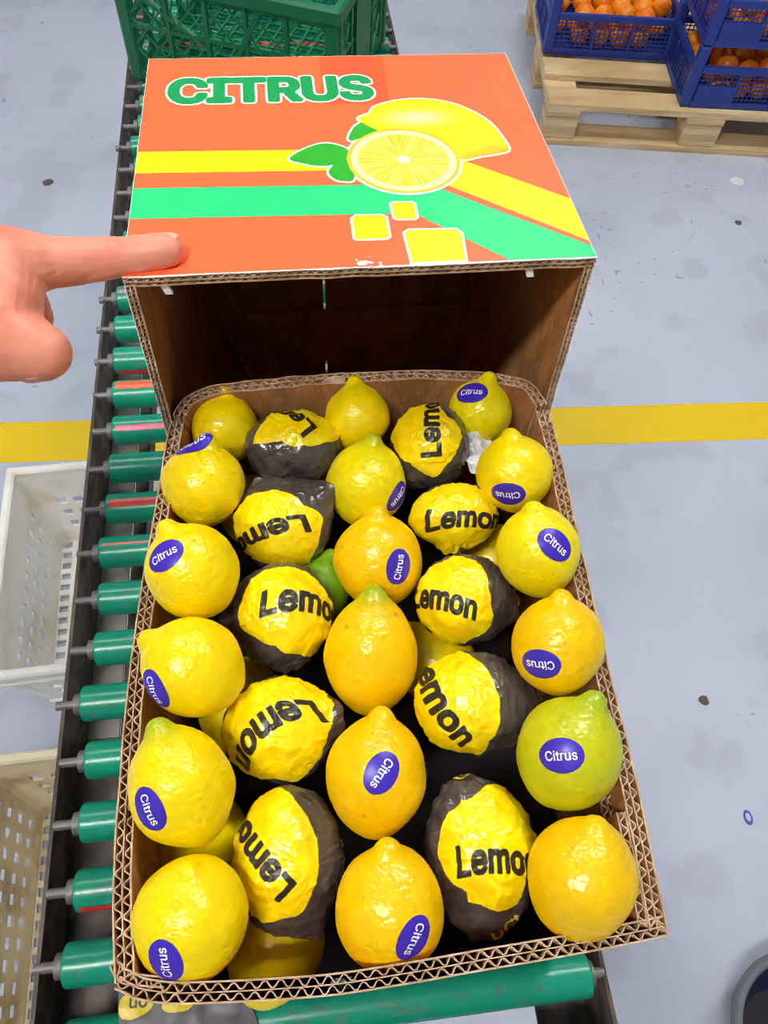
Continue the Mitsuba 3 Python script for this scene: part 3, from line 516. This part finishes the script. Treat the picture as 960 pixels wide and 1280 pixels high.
GOLD, YEL, PALE, GRN = (246, 198, 2), (248, 219, 3), (240, 221, 10), (196, 198, 22)
WORDS = {
    'A1': ('bare yellow lemon in the rear left corner of the tray, no sticker', YEL, 0), 'A2': ('yellow lemon by the left wall with its sticker beside the tip, seen edge on', YEL, .5),
    'A3': ('yellow lemon by the left wall, its sticker reading upright at its upper left', YEL, 0), 'A4': ('round lemon by the left wall, sticker reading downwards at its lower left edge', YEL, 0),
    'A5': ('large green-tipped lemon by the left wall, sticker at its lower left', YEL, .9), 'A6': ('large lemon in the front left corner, sticker near its bottom reading upwards', YEL, 0),
    'C1': ('bare yellow lemon in the middle of the rear wall', YEL, 0), 'C2': ('lemon with a greenish tip and a sticker at its lower right, between two wrapped lemons', PALE, .7),
    'C3': ('lemon in the middle column with a sticker reading upwards on its right half', GOLD, 0), 'C4': ('long lemon without sticker in the middle of the tray, pointing back with a green tip', GOLD, 1.0),
    'C5': ('golden lemon in the middle column with a tilted sticker at its centre', GOLD, 0), 'C6': ('golden lemon at the middle of the front wall, sticker reading downwards at its lower right', GOLD, 0),
    'E1': ('small lemon in the rear right corner with a sticker at the left of its knob', PALE, 0), 'E2': ('lemon by the right wall, second from the rear, sticker at its lower left', YEL, 0),
    'E3': ('pale yellow lemon by the right wall with a slanted sticker at its upper right', PALE, 0), 'E4': ('golden lemon by the right wall with an upside-down sticker at its lower left', GOLD, 0),
    'E5': ('greenish lemon by the right wall with a level sticker', GRN, .9), 'E6': ('bare golden lemon in the front right corner of the tray', GOLD, 0)}
for q, (C, ax, shp, st) in LEMONS.items():
    w, tone, green = WORDS[q]; lemon(C, ax, shp, st, tone, w, 'lemons in the cardboard tray', green)
LOWW = ['yellow lemon in the lower layer between the two front lemons of the left wall', 'lemon in the lower layer behind the left part of the front wall', 'shaded lemon in the lower layer right of the long bare lemon', None,
        'shaded lemon in the lower layer near the left wall', 'shaded lemon in the lower layer near the rear left corner', 'shaded lemon in the lower layer near the right wall']
for i, C in enumerate(LOW):
    if LOWW[i] is None: continue
    a = 1.1 * i; lemon(C, (math.cos(a), math.sin(a), .2), (.0385, .0335, .16, 30 + i), None, YEL, LOWW[i], 'lemons in the lower layer', 0, 4)
lemon((-.0400, .2790, .986), (.3, .75, .6), (.029, .024, .2, 55), None, (110, 160, 24), 'small green lemon peeping out between wrapped lemons left of the middle column', None, .6, 4)

# ------------------------------------------------------------------ lemons in printed film
WWORDS = {
    'B1': 'wrapped lemon near the rear wall, mostly dark film in front, yellow print behind', 'B2': 'wrapped lemon second from the rear in the left wrapped column, reading upside down',
    'B3': 'wrapped lemon with level lettering on the left, left of the long bare lemon', 'B4': 'wrapped lemon whose lettering curves upside down, fourth in the left wrapped column', 'B5': 'wrapped lemon nearest the front on the left, lettering rising to the upper left',
    'D1': 'wrapped lemon near the rear wall with lettering running upwards', 'D2': 'bright wrapped lemon with the whole word arched level, right of the middle column', 'D3': 'wrapped lemon, dark twisted film at its right, lettering sloping gently down',
    'D4': 'wrapped lemon with lettering sloping steeply down to the right, left of the greenish lemon', 'D5': 'large wrapped lemon at the front wall with level lettering and dark film above and below'}
FR = {
    'B1': [('oO', [0.0249, 0.069], [-0.0062, 0.0722], 0.0064), ('CO', [-0.0119, 0.0667], [-0.0327, 0.0468], 0.0056)],
    'D4': [('oCX', [0.0339, 0.0708], [0.0638, 0.0449], 0.006), ('CX', [0.0648, 0.0419], [0.0604, 0.0135], 0.0054)],
    'D3': [('aXi', [0.0628, 0.0289], [0.0656, -0.0178], 0.0058)],
    'D5': [('oo', [-0.0349, 0.0493], [-0.0036, 0.0591], 0.0056), ('UCt', [0.0051, -0.0651], [0.0286, -0.0505], 0.0067)],
    'B5': [('o', [-0.0365, -0.0585], [-0.0293, -0.0661], 0.0055)],
    'B3': [('V', [-0.0672, 0.0017], [-0.0645, 0.0107], 0.0076)],
}
def film_lemon(q, C, ax, shp, e, tx, R, word, tails, pole):
    a, b, seed = shp; seed = int(seed); F = frame(ax); C = np.asarray(C); e, tx = unit(np.array(e)), np.array(tx); tx = unit(tx - e * (e @ tx)); ty = np.cross(e, tx); rm = (a + 2 * b) / 3
    d = unit(ICO[6].vertices); v = C + (d * wrap_r(d, a, b, seed, tails, pole)[:, None]) @ F
    be = np.arctan2(d @ ty, d @ tx); ps = np.arccos(np.clip(d @ e, -1, 1)) * rm
    Rb = np.interp(be, np.linspace(-np.pi, np.pi, len(R) + 1), np.r_[R, R[0]])
    k = obj('wrapped_lemon', (v, ICO[6].faces), 'film', None, WWORDS[q], 'wrapped lemon', 'lemons wrapped in printed film', smooth=True, uv=np.c_[ps / Rb, be])
    def onto(uv, f, lift): dd = on_dir(e, tx, uv, rm); return (C + (dd * (wrap_r(dd, a, b, seed, tails, pole) + lift)[:, None]) @ F, f)
    def write(pre, s0, s1, cap, bend, name, mat, label, full, edge=.0015):
        s0, s1 = np.array(s0), np.array(s1); L = np.linalg.norm(s1 - s0); dx = (s1 - s0) / L; up = np.array([-dx[1], dx[0]])
        i = full.index(pre); w = lambda t: text_poly(t).bounds[2] if t else 0.0
        x_0, x_1 = (w(full[:i]) + .06 if i else 0.0), w(full[:i + len(pre)]); g = text_poly(full, .035 if full == 'Lemon' else 0)
        v2, f = flat(affinity.scale(g, L / (x_1 - x_0), cap, origin=(0, 0)), edge)
        x = v2[:, 0] - x_0 * L / (x_1 - x_0); tt = x / L
        uv = s0 + x[:, None] * dx + (v2[:, 1] + np.clip(bend * L * 4 * tt * (1 - tt), -.02, .02))[:, None] * up
        ok = np.linalg.norm(uv, axis=1) < rm * 2.3; f = f[ok[f].all(1)]
        obj(name, onto(uv, f, .00045), mat, k, label=label, smooth=True)
    write(*word[:4], word[4], 'lettering', 'film_ink', 'the word Lemon in dark letters', 'Lemon')
    for s, p0, p1, cap in FR.get(q, []):
        write(s, p0, p1, cap, 0, 'small_lettering', 'film_yellow', 'small yellow letters along the film edge', s, .003)
    return k
for q, w in WRAPPED.items(): film_lemon(q, *w)

# white tissue and a scrap of film
def crumple(pts, f, seed, a, fr): return pts + a * unit(pts - pts.mean(0)) * (np.abs(2 * meshkit.noise(pts * fr, seed) - 1) - .3)[:, None]
def sheet(poly, edge, hfun, th=.0006):
    """a thin sheet over the plan polygon, at the height hfun(x, y)"""
    v2, f = flat(poly, edge); z = hfun(v2); n = len(v2)
    m = trimesh.Trimesh(np.c_[v2, z], f, process=False); be = trimesh.grouping.group_rows(m.edges_sorted, require_count=1); ed = m.edges[be]
    side = np.vstack([np.c_[ed[:, 1], ed[:, 0], ed[:, 0] + n], np.c_[ed[:, 1], ed[:, 0] + n, ed[:, 1] + n]])
    return trimesh.Trimesh(np.vstack([np.c_[v2, z], np.c_[v2, z - th]]), np.vstack([f, f[:, ::-1] + n, side]), process=False)
fz = lambda sd, z, a, fr: (lambda v: z + a * (meshkit.noise(np.c_[v * fr, np.full(len(v), sd)], sd) - .5) + .4 * a * (1 - np.abs(2 * meshkit.noise(np.c_[v * fr * 2.3, np.full(len(v), sd)], sd + 1) - 1)))
obj('tissue', sheet(smooth_poly([(.086, .388), (.090, .420), (.103, .428), (.116, .412), (.114, .380), (.103, .364), (.092, .372)], 4), .003, fz(3, 1.018, .022, 60)), 'tissue', None,
    'crumpled white tissue between the rear wrapped lemon and the right lemons', 'tissue')
obj('tissue', sheet(smooth_poly([(-.104, .350), (-.098, .372), (-.084, .374), (-.078, .358), (-.090, .344)], 4), .003, fz(5, 1.004, .02, 70)), 'tissue', None,
    'small white tissue between the two rear wrapped lemons of the left column', 'tissue')
k = obj('film_scrap', sheet(Polygon([(-.236, .012), (-.190, .010), (-.120, -.012), (-.110, -.034), (-.170, -.040), (-.232, -.034)]), .004,
        lambda v: .7520 + .0022 * meshkit.noise(np.c_[v * 90, v[:, 0] * 0], 4) - .006 * np.clip(np.abs(v[:, 1] + .0294 - .015 * 0) / .03, 0, 1) ** 2 * 0), 'film_dark', None, 'scrap of dark and yellow wrapper under the front left corner of the tray', 'wrapper')
for pg in (smooth_poly([(-.233, -.006), (-.222, .002), (-.210, .000), (-.203, -.008), (-.208, -.016), (-.222, -.021), (-.232, -.018)], 4), smooth_poly([(-.196, -.012), (-.182, -.006), (-.168, -.009), (-.172, -.017), (-.190, -.018)], 4)):
    v2, f = flat(pg, .003); obj('yellow_print', (np.c_[v2, .7520 + .0022 * meshkit.noise(np.c_[v2 * 90, v2[:, 0] * 0], 4) + .0003], f), 'film_yellow', k, label='yellow print')
g = text_poly('on'); g = affinity.affine_transform(g, [-.0105, 0, 0, -.0105, -.2080, -.0045]); v2, f = flat(g, .003)
obj('lettering', (np.c_[v2, .7520 + .0022 * meshkit.noise(np.c_[v2 * 90, v2[:, 0] * 0], 4) + .0006], f), 'film_ink', k, label='dark letters upside down')

# ------------------------------------------------------------------ green crate on the conveyor
def lattice(A, U, V, nu, nv, w, t, diag=False):
    """bars of width w in the rectangle A + [0,1]U + [0,1]V, nu and nv openings"""
    A, U, V = (np.asarray(q, float) for q in (A, U, V)); N = unit(np.cross(U, V)); out = []
    for i in range(nu + 1): out.append(strut(A + U * i / nu, A + U * i / nu + V, w, t, N))
    for j in range(nv + 1): out.append(strut(A + V * j / nv, A + V * j / nv + U, w, t, N))
    return cat(out)
W_, D_, H_ = .40, .30, .19
GM = rotz(math.radians(-20), -.36, 1.45, .752)
k = thing('green_crate', 'green plastic crate with lattice walls standing on the conveyor behind the lid', 'crate')
gp = lambda name, m, label=None, p=k: obj(name, xf(m, GM), 'green_plastic', p, label=label, smooth=20)
def zig(A, U, V, n, w, t):
    """crossing diagonal bars in a rectangle"""
    A, U, V = (np.asarray(q, float) for q in (A, U, V)); N = unit(np.cross(U, V)); o = []
    r = np.linalg.norm(V) / np.linalg.norm(U) * .9
    for i in range(-n, n + 1):
        for s in (1, -1):
            a, b = i / n, i / n + s * r
            t0, t1 = 0.0, 1.0
            lo, hi = sorted((a, b))
            ta, tb = sorted(((0 - a) / (b - a), (1 - a) / (b - a))); ta, tb = max(0, ta), min(1, tb)
            if tb - ta > .05: o.append(strut(A + U * (a + (b - a) * ta) + V * ta, A + U * (a + (b - a) * tb) + V * tb, w, t, N))
    return cat(o)
for name, A, U in (('front_wall', (.02, .006, .012), (W_ - .04, 0, 0)), ('rear_wall', (.02, D_ - .006, .012), (W_ - .04, 0, 0)), ('side_wall', (.006, .02, .012), (0, D_ - .04, 0)), ('side_wall', (W_ - .006, .02, .012), (0, D_ - .04, 0))):
    A, U = np.array(A), np.array(U); Vv = np.array([0, 0, H_ - .034]); long = abs(U[0]) > 0
    w_ = gp(name, zig(A, U, Vv, 8 if long else 6, .0032, .003))
    for i in range(1, 5 if long else 4):
        c_ = A + U * i / (5 if long else 4); gp('rib', strut(c_, c_ + Vv, .007, .009, np.cross(U, Vv)), None, w_)
    for f_, h_ in ((0, .016), (.55, .006)): gp('band', strut(A + Vv * f_, A + Vv * f_ + U, h_, .008, np.cross(U, Vv)), None, w_)
    if long:
        for p_, q_, b_ in ((A + U * .45, A + U * .68 + Vv, .009), (A + U * .02 + Vv * .95, A + U * .40 + Vv * .45, .006)): gp('brace', strut(p_, q_, b_, .010, np.cross(U, Vv)), None, w_)
gp('solid_panel', cat([box(W_ - .004, W_ + .002, .10, .19, .012, H_ - .03)]), 'plain panel of the side wall')
gp('rim', cat([rbox(-.006, W_ + .006, -.006, .012, H_ - .026, H_), rbox(-.006, W_ + .006, D_ - .012, D_ + .006, H_ - .026, H_), rbox(-.006, .012, 0, D_, H_ - .026, H_), rbox(W_ - .012, W_ + .006, 0, D_, H_ - .026, H_)]))
for x in (0, W_ - .024):
    for y in (0, D_ - .024): gp('corner_post', cat([rbox(x, x + .024, y, y + .024, 0, H_ - .02), rbox(x - .004 if x == 0 else x + .020, x + .004 if x == 0 else x + .028, y + .006, y + .018, 0, H_ - .02, .002)]))
gp('base', cat([lattice((.01, .01, .006), (W_ - .02, 0, 0), (0, D_ - .02, 0), 14, 10, .004, .005)]))

# ------------------------------------------------------------------ pallet with blue crates of tangerines
PM = rotz(math.radians(-5.6), .747, 2.396, 0)
pal = thing('pallet', 'pale wooden pallet on the floor carrying blue crates', 'pallet')
PW, PDp = 1.06, .80
jr = np.random.default_rng(8)
for y0, y1 in ((0, .100), (.176, .280), (.345, .455), (.525, .635), (PDp - .105, PDp)):
    j = jr.uniform(-.003, .003, 2); obj('deck_board', xf(rbox(j[0], PW + j[1], y0, y1, .122, .144, .002), PM), 'pallet_wood', pal)
for x0, x1 in ((0, .11), (.467, .593), (.95, 1.06)): obj('stringer_board', xf(rbox(x0, x1, 0, PDp, .100, .122, .002), PM), 'pallet_wood', pal)
for y0, y1 in ((0, .10), (.335, .465), (PDp - .10, PDp)):
    for x0, x1 in ((0, .11), (.467, .593), (.95, 1.06)): obj('block', xf(rbox(x0, x1, y0 + .003, y1 - .003, .022, .100, .003), PM), 'pallet_wood', pal)
    obj('bottom_board', xf(rbox(.0, PW, y0, y1, 0, .022, .002), PM), 'pallet_wood', pal)
def crate_parts(label_side):
    W, D, H, hs = .45, .32, .19, .128; out = []
    def wl(A, U):
        A, U = np.array(A, float), np.array(U, float); V = np.array([0, 0, hs - .028]); L = np.linalg.norm(U); n = int(L / .015)
        return lattice(A + [0, 0, .016], U, V, n, 7, .0026, .003)
    def rail_(A, U, z, h, t): A = np.array(A, float) + [0, 0, z]; return strut(A, A + np.array(U, float), t, h, (0, 0, 1))
    sides = [((.03, .006, 0), (W - .06, 0, 0), 'front_wall'), ((.03, D - .006, 0), (W - .06, 0, 0), 'rear_wall'), ((.006, .03, 0), (0, D - .06, 0), 'side_wall'), ((W - .006, .03, 0), (0, D - .06, 0), 'side_wall')]
    for A, U, nm in sides:
        out.append((nm, wl(A, U))); out.append((nm + '/band', rail_(A, U, .010, .020, .012))); out.append((nm + '/band', rail_(A, U, hs - .006, .020, .014)))
        for t in (.33, .66): out.append((nm + '/rib', strut(np.array(A) + np.array(U) * t + [0, 0, .01], np.array(A) + np.array(U) * t + [0, 0, hs], .008, .010, np.cross(U, (0, 0, 1)))))
        if nm == 'front_wall' and label_side: out.append((nm + '/plain_panel', box(.035, .155, .001, .008, .018, .072)))
    for x in (0, W - .032):
        for y in (0, D - .032): out.append(('corner_post', rbox(x, x + .032, y, y + .032, 0, H, .004)))
    out.append(('base', lattice((.01, .01, .006), (W - .02, 0, 0), (0, D - .02, 0), 18, 13, .008, .008)))
    out.append(('end_rail', cat([rail_((.006, .03, 0), (0, D - .06, 0), H - .012, .022, .012), rail_((W - .006, .03, 0), (0, D - .06, 0), H - .012, .022, .012)])) if False else ('foot', box(.02, W - .02, .02, .03, 0, .008)))
    return out
PARTS = {b: [(n, PLY(m, 'blue_plastic')) for n, m in crate_parts(b)] for b in (False, True)}
org = trimesh.creation.icosphere(3, .034); org.vertices *= [1, 1, .88]; org.vertices *= (1 + .03 * (meshkit.noise(org.vertices * 60, 2) - .5))[:, None]
org_ply = PLY(org, 'orange_skin', smooth=True)
def blue_crate(M, b, label, olabel, group, layers=2):
    k = thing('blue_crate', label, 'crate'); last = k
    for n, s in PARTS[b]:
        nm = n.split('/')
        if len(nm) == 1: last = put(nm[0], s, M, k)
        else: put(nm[1], s, M, last)
    rg = np.random.default_rng(len(group))
    for l in range(layers):
        for i in range(6):
            for j in range(4):
                if (0 < i < 5 and j > 1 and l == 0) or (i in (0, 5) and j in (0, 3)): continue
                x, y, z = .050 + i * .070 + rg.uniform(-.004, .004) - (l % 2) * 0, .050 + j * .073 + rg.uniform(-.004, .004), .046 + l * .060 + (rg.uniform(-.004, .012) if l else 0)
                R = trimesh.transformations.random_rotation_matrix(rg.random(3)); R[:3, 3] = (x, y, z)
                put('tangerine', org_ply, M @ R, None, label='orange tangerine ' + ('behind the mesh of ' if l == 0 else 'on top in ') + olabel, cat='tangerine', group='tangerines ' + ('behind the mesh of ' if l == 0 else 'on top in ') + olabel)
blue_crate(rotz(math.radians(-5.0), .777, 2.690, .144), False, 'blue lattice crate at the back left of the pallet', 'the blue crate nearest the lid', 'a', 2)
B2 = rotz(math.radians(-4.5), 1.180, 2.376, .144)
blue_crate(B2, True, 'blue lattice crate at the front edge of the pallet, under another', 'the lower of the two stacked blue crates', 'bb', 2)
blue_crate(B2 @ rotz(0, .004, .006, .1905), True, 'blue lattice crate stacked on top at the upper right corner', 'the blue crate stacked on another', 'ccc', 2)

# ------------------------------------------------------------------ white crates on the floor at the left
def white_crate(M, label, W, D, H, slots, mt):
    k = thing('white_crate', label, 'crate'); ob = lambda n, m, p=k, **kw: obj(n, xf(m, M), mt, p, **kw)
    t, dr_ = .004, .030                                                    # walls lean in by dr_ towards the base
    def frus(z): a = dr_ * (1 - z / H); return a, W - a, a, D - a
    for nm, idx in (('left_wall', 0), ('right_wall', 1), ('front_wall', 2), ('rear_wall', 3)):
        ms = []
        zs = np.linspace(.006, H - .012, 13); L = D if idx < 2 else W; n = int(L / .034)
        for zi, (z0, z1) in enumerate(zip(zs[:-1], zs[1:])):
            def pt(u, z, s):
                a = frus(z); q = (a[0] + (a[1] - a[0]) * u, a[2] + (a[3] - a[2]) * u)
                off = s * t
                return {0: (a[0] + off, q[1], z), 1: (a[1] - off, q[1], z), 2: (q[0], a[2] + off, z), 3: (q[0], a[3] - off, z)}[idx]
            holes = zi in slots
            for i in range(n):
                u0, u1 = i / n, (i + (.45 if holes and 0 < i < n - 1 else 1)) / n
                ms.append(trimesh.convex.convex_hull(np.array([pt(u, z, s) for u in (u0, u1) for z in (z0, z1) for s in (0, 1)])))
        ob(nm, cat(ms))
    a = frus(.006); nx, ny = int((a[1] - a[0]) / .030), int((a[3] - a[2]) / .026)
    ob('base', lattice((a[0], a[2], .006), (a[1] - a[0], 0, 0), (0, a[3] - a[2], 0), nx, ny, .012, .006))
    o = .012
    ob('rim', cat([rbox(-o, W + o, -o, .006, H - .022, H, .004), rbox(-o, W + o, D - .006, D + o, H - .022, H, .004), rbox(-o, .006, -o, D + o, H - .022, H, .004), rbox(W - .006, W + o, -o, D + o, H - .022, H, .004),
                   box(-o * .6, W + o * .6, -o * .7, .002, H - .050, H - .044), box(-o * .7, .002, -o, D, H - .050, H - .044)]))
    for x in (0, W):
        for y in (0, D):
            ob('corner', trimesh.convex.convex_hull(np.array([(x + (dr_ * q + i * .018) * (1 if x == 0 else -1), y + (dr_ * q + j * .018) * (1 if y == 0 else -1), z) for q, z in ((1, 0), (0, H - .02)) for i, j in ((0, 0), (1, 0), (0, 1))])))
white_crate(rotz(.075, -.632, .497, 0), 'white plastic crate on the floor at the left, nearer the yellow line', .40, .43, .25, (3, 5, 7), 'white_plastic')
white_crate(rotz(.06, -.585, -.215, 0), 'beige plastic crate on the floor at the lower left corner', .40, .56, .25, (2, 4, 6, 8), 'beige_plastic')

# ------------------------------------------------------------------ tub and scraps
k = thing('tub', 'low round black plastic tub with a worn grey rim at the lower right corner', 'tub')
TX, TY, TR = .716, -.140, .128
def tubm(pr_, name, mt, s):
    q = trimesh.creation.revolve(pr_, sections=64); q.apply_translation((TX, TY, 0)); obj(name, q, mt, k, smooth=s)
tubm([(0, 0), (TR - .055, 0), (TR - .050, .004), (TR - .010, .100), (TR - .014, .100), (TR - .054, .008), (0, .007)], 'body', 'black_plastic', 30)
tubm([(TR - .014, .092), (TR - .004, .092), (TR, .098), (TR, .106), (TR - .005, .112), (TR - .013, .112), (TR - .017, .106), (TR - .014, .092)], 'rim', 'worn_grey', 40)
tubm([(TR - .055, .009), (TR - .0145, .104), (TR - .0165, .104), (TR - .057, .009), (TR - .055, .009)], 'lining', 'navy_lining', 40)
def scrap(x, y, r, mt, label, seed, z=.001):
    g = smooth_poly([(x + r * (.7 + .6 * meshkit.noise(np.array([[a, seed, 0.]]), 3)[0]) * math.cos(a), y + r * (.7 + .6 * meshkit.noise(np.array([[a + 5, seed, 0.]]), 3)[0]) * math.sin(a)) for a in np.arange(8) * math.pi / 4], 3)
    m = trimesh.creation.extrude_polygon(g, .0015 + r * .05); m.apply_translation((0, 0, .0002)); obj('scrap', m, mt, None, label, 'scrap')
scrap(1.383, 2.185, .022, 'tissue', 'white scrap lying on the floor in front of the pallet', 1)
scrap(.754, .452, .010, 'scrap_dark', 'dark speck of dirt on the floor right of the tray', 2)
scrap(1.32, 1.98, .012, 'scrap_dark', 'dark scrap on the floor below the pallet, right of the lid', 3)
scrap(-.859, 2.20, .014, 'scrap_dark', 'brown speck on the floor at the upper left', 4)
ring = Point(.773, .215).buffer(.012).difference(Point(.774, .2155).buffer(.0065)); ring = affinity.scale(ring, .75, 1.2)
m = trimesh.creation.extrude_polygon(ring, .0008); m.apply_translation((0, 0, .0002)); obj('sticker_scrap', m, 'scrap_purple', None, 'small violet ring of a sticker lying on the floor at the right', 'sticker')

# ------------------------------------------------------------------ the pointing hand
J = dict(tip=([-0.1405, 0.4440, 1.2012], 0.0122), dip=([-0.1671, 0.4409, 1.1990], 0.0134), pip=([-0.1942, 0.4349, 1.2005], 0.0156), mid=([-0.2171, 0.4268, 1.2065], 0.0176), imcp=([-0.2407, 0.4181, 1.2131], 0.0245),
    mmcp=([-0.2519, 0.4276, 1.1909], 0.0223), mpip=([-0.2400, 0.4215, 1.1720], 0.0140), mtip=([-0.2555, 0.4128, 1.1581], 0.0125), rmcp=([-0.263, 0.4381, 1.1728], 0.0219), rpip=([-0.2432, 0.4272, 1.1562], 0.0140), rtip=([-0.2642, 0.417, 1.1435], 0.0122),
    pmcp=([-0.2754, 0.4457, 1.1551], 0.0203), ppip=([-0.2585, 0.4354, 1.1387], 0.0128), ptip=([-0.2737, 0.4265, 1.1296], 0.0112), cmc=([-0.2972, 0.3631, 1.204], 0.0315), tmcp=([-0.2468, 0.3703, 1.1953], 0.0298), tip_ip=([-0.216, 0.3607, 1.1888], 0.0184), ttip=([-0.2338, 0.3722, 1.1683], 0.0148),
    wr=([-0.3389, 0.3776, 1.2149], 0.0321), fa=([-.455, .293, 1.252], .038), el=([-.62, .172, 1.306], .046))
def ball(q, s=1.0): p, r = J[q]; return m3.Manifold.sphere(r * s, 28).translate(p)
BONES = [('tip', 'dip'), ('dip', 'pip'), ('pip', 'mid'), ('mid', 'imcp'), ('imcp', 'mmcp', 'wr'), ('mmcp', 'rmcp', 'wr'), ('rmcp', 'pmcp', 'wr'), ('mmcp', 'mpip'), ('mpip', 'mtip'), ('rmcp', 'rpip'), ('rpip', 'rtip'), ('pmcp', 'ppip'), ('ppip', 'ptip'),
         ('cmc', 'tmcp', 'wr'), ('cmc', 'imcp', 'wr'), ('tmcp', 'tip_ip'), ('tip_ip', 'ttip'), ('imcp', 'tmcp', 'cmc'), ('wr', 'fa'), ('fa', 'el')]
hand = m3.Manifold.batch_boolean([m3.Manifold.batch_hull([ball(q) for q in b]) for b in BONES], m3.OpType.Add).refine_to_length(.0032)
hm = hand.to_mesh(); hm = trimesh.Trimesh(hm.vert_properties[:, :3], hm.tri_verts, process=True)
trimesh.smoothing.filter_taubin(hm, lamb=.5, nu=.52, iterations=26)
def crease(v, at, ax, depth, w, rad):
    """a skin fold around a finger at the point at, square to ax"""
    d = (v - at) @ unit(ax); near = np.linalg.norm(v - at, axis=1) < rad; c_ = v - at - d[:, None] * unit(ax)
    return v - np.where(near, depth * np.exp(-(d / w) ** 2), 0)[:, None] * unit(c_)
v = np.array(hm.vertices); P = {q: np.array(J[q][0]) for q in J}
for q, a, b, dp in (('dip', 'tip', 'pip', .0007), ('pip', 'dip', 'mid', .0009), ('mid', 'pip', 'imcp', .0008)):
    for o in (-.0025, .002): v = crease(v, P[q] + unit(P[a] - P[b]) * o, P[a] - P[b], dp, .0011, J[q][1] * 1.5)
v += (.0006 * (meshkit.noise(v * 160, 6) - .5) + .0002 * (meshkit.noise(v * 900, 7) - .5))[:, None] * hm.vertex_normals
hm.vertices = v
per = thing('person', "person's left hand with extended index finger pressing on the front edge of the lid", 'person')
obj('hand', hm, 'skin', per, smooth=True)
def nail(c, nrm, along, l, w, name):
    n_ = unit(nrm); a_ = unit(np.array(along) - n_ * np.dot(along, n_)); b_ = np.cross(n_, a_); m = trimesh.creation.icosphere(3)
    q = m.vertices * [l, w, .0016]; bend = -.55 * (q[:, 1] ** 2) / w - .12 * q[:, 0] ** 2 / l
    m.vertices = np.array(c) + q[:, :1] * a_ + q[:, 1:2] * b_ + (q[:, 2:] + bend[:, None]) * n_
    obj(name, m, 'nail', per, label='finger nail' if name == 'fingernail' else 'thumb nail', smooth=True)
fn = unit(unit([.037, .853, .52]) * .9 + unit(-FWD) * .45)
nail(P['tip'] + fn * .0100 + unit(P['tip'] - P['dip']) * .0030, fn, P['tip'] - P['dip'], .0075, .0062, 'fingernail')
tn = unit(np.array([-.02, -.85, -.52]) * 1.0 + unit(-FWD) * .25)
nail(P['tip_ip'] + tn * .0172 + np.array([-.006, 0, 0]), tn, (-1, .1, -.1), .0085, .0062, 'thumbnail')
sl = trimesh.creation.revolve([(.052, 0), (.060, .002), (.066, .10), (.074, .20), (.070, .20), (.061, .10), (.052, 0)], sections=48)
ax = unit(P['el'] - P['fa']); F_ = frame(ax); M = np.eye(4); M[:3, :3] = F_.T; M[:3, 3] = P['fa'] + ax * .03
sl.vertices += (.004 * (meshkit.noise(sl.vertices * 40, 3) - .5))[:, None]; sl.apply_transform(M); obj('sleeve', sl, 'cloth', per, label='dark rolled sleeve', smooth=True)
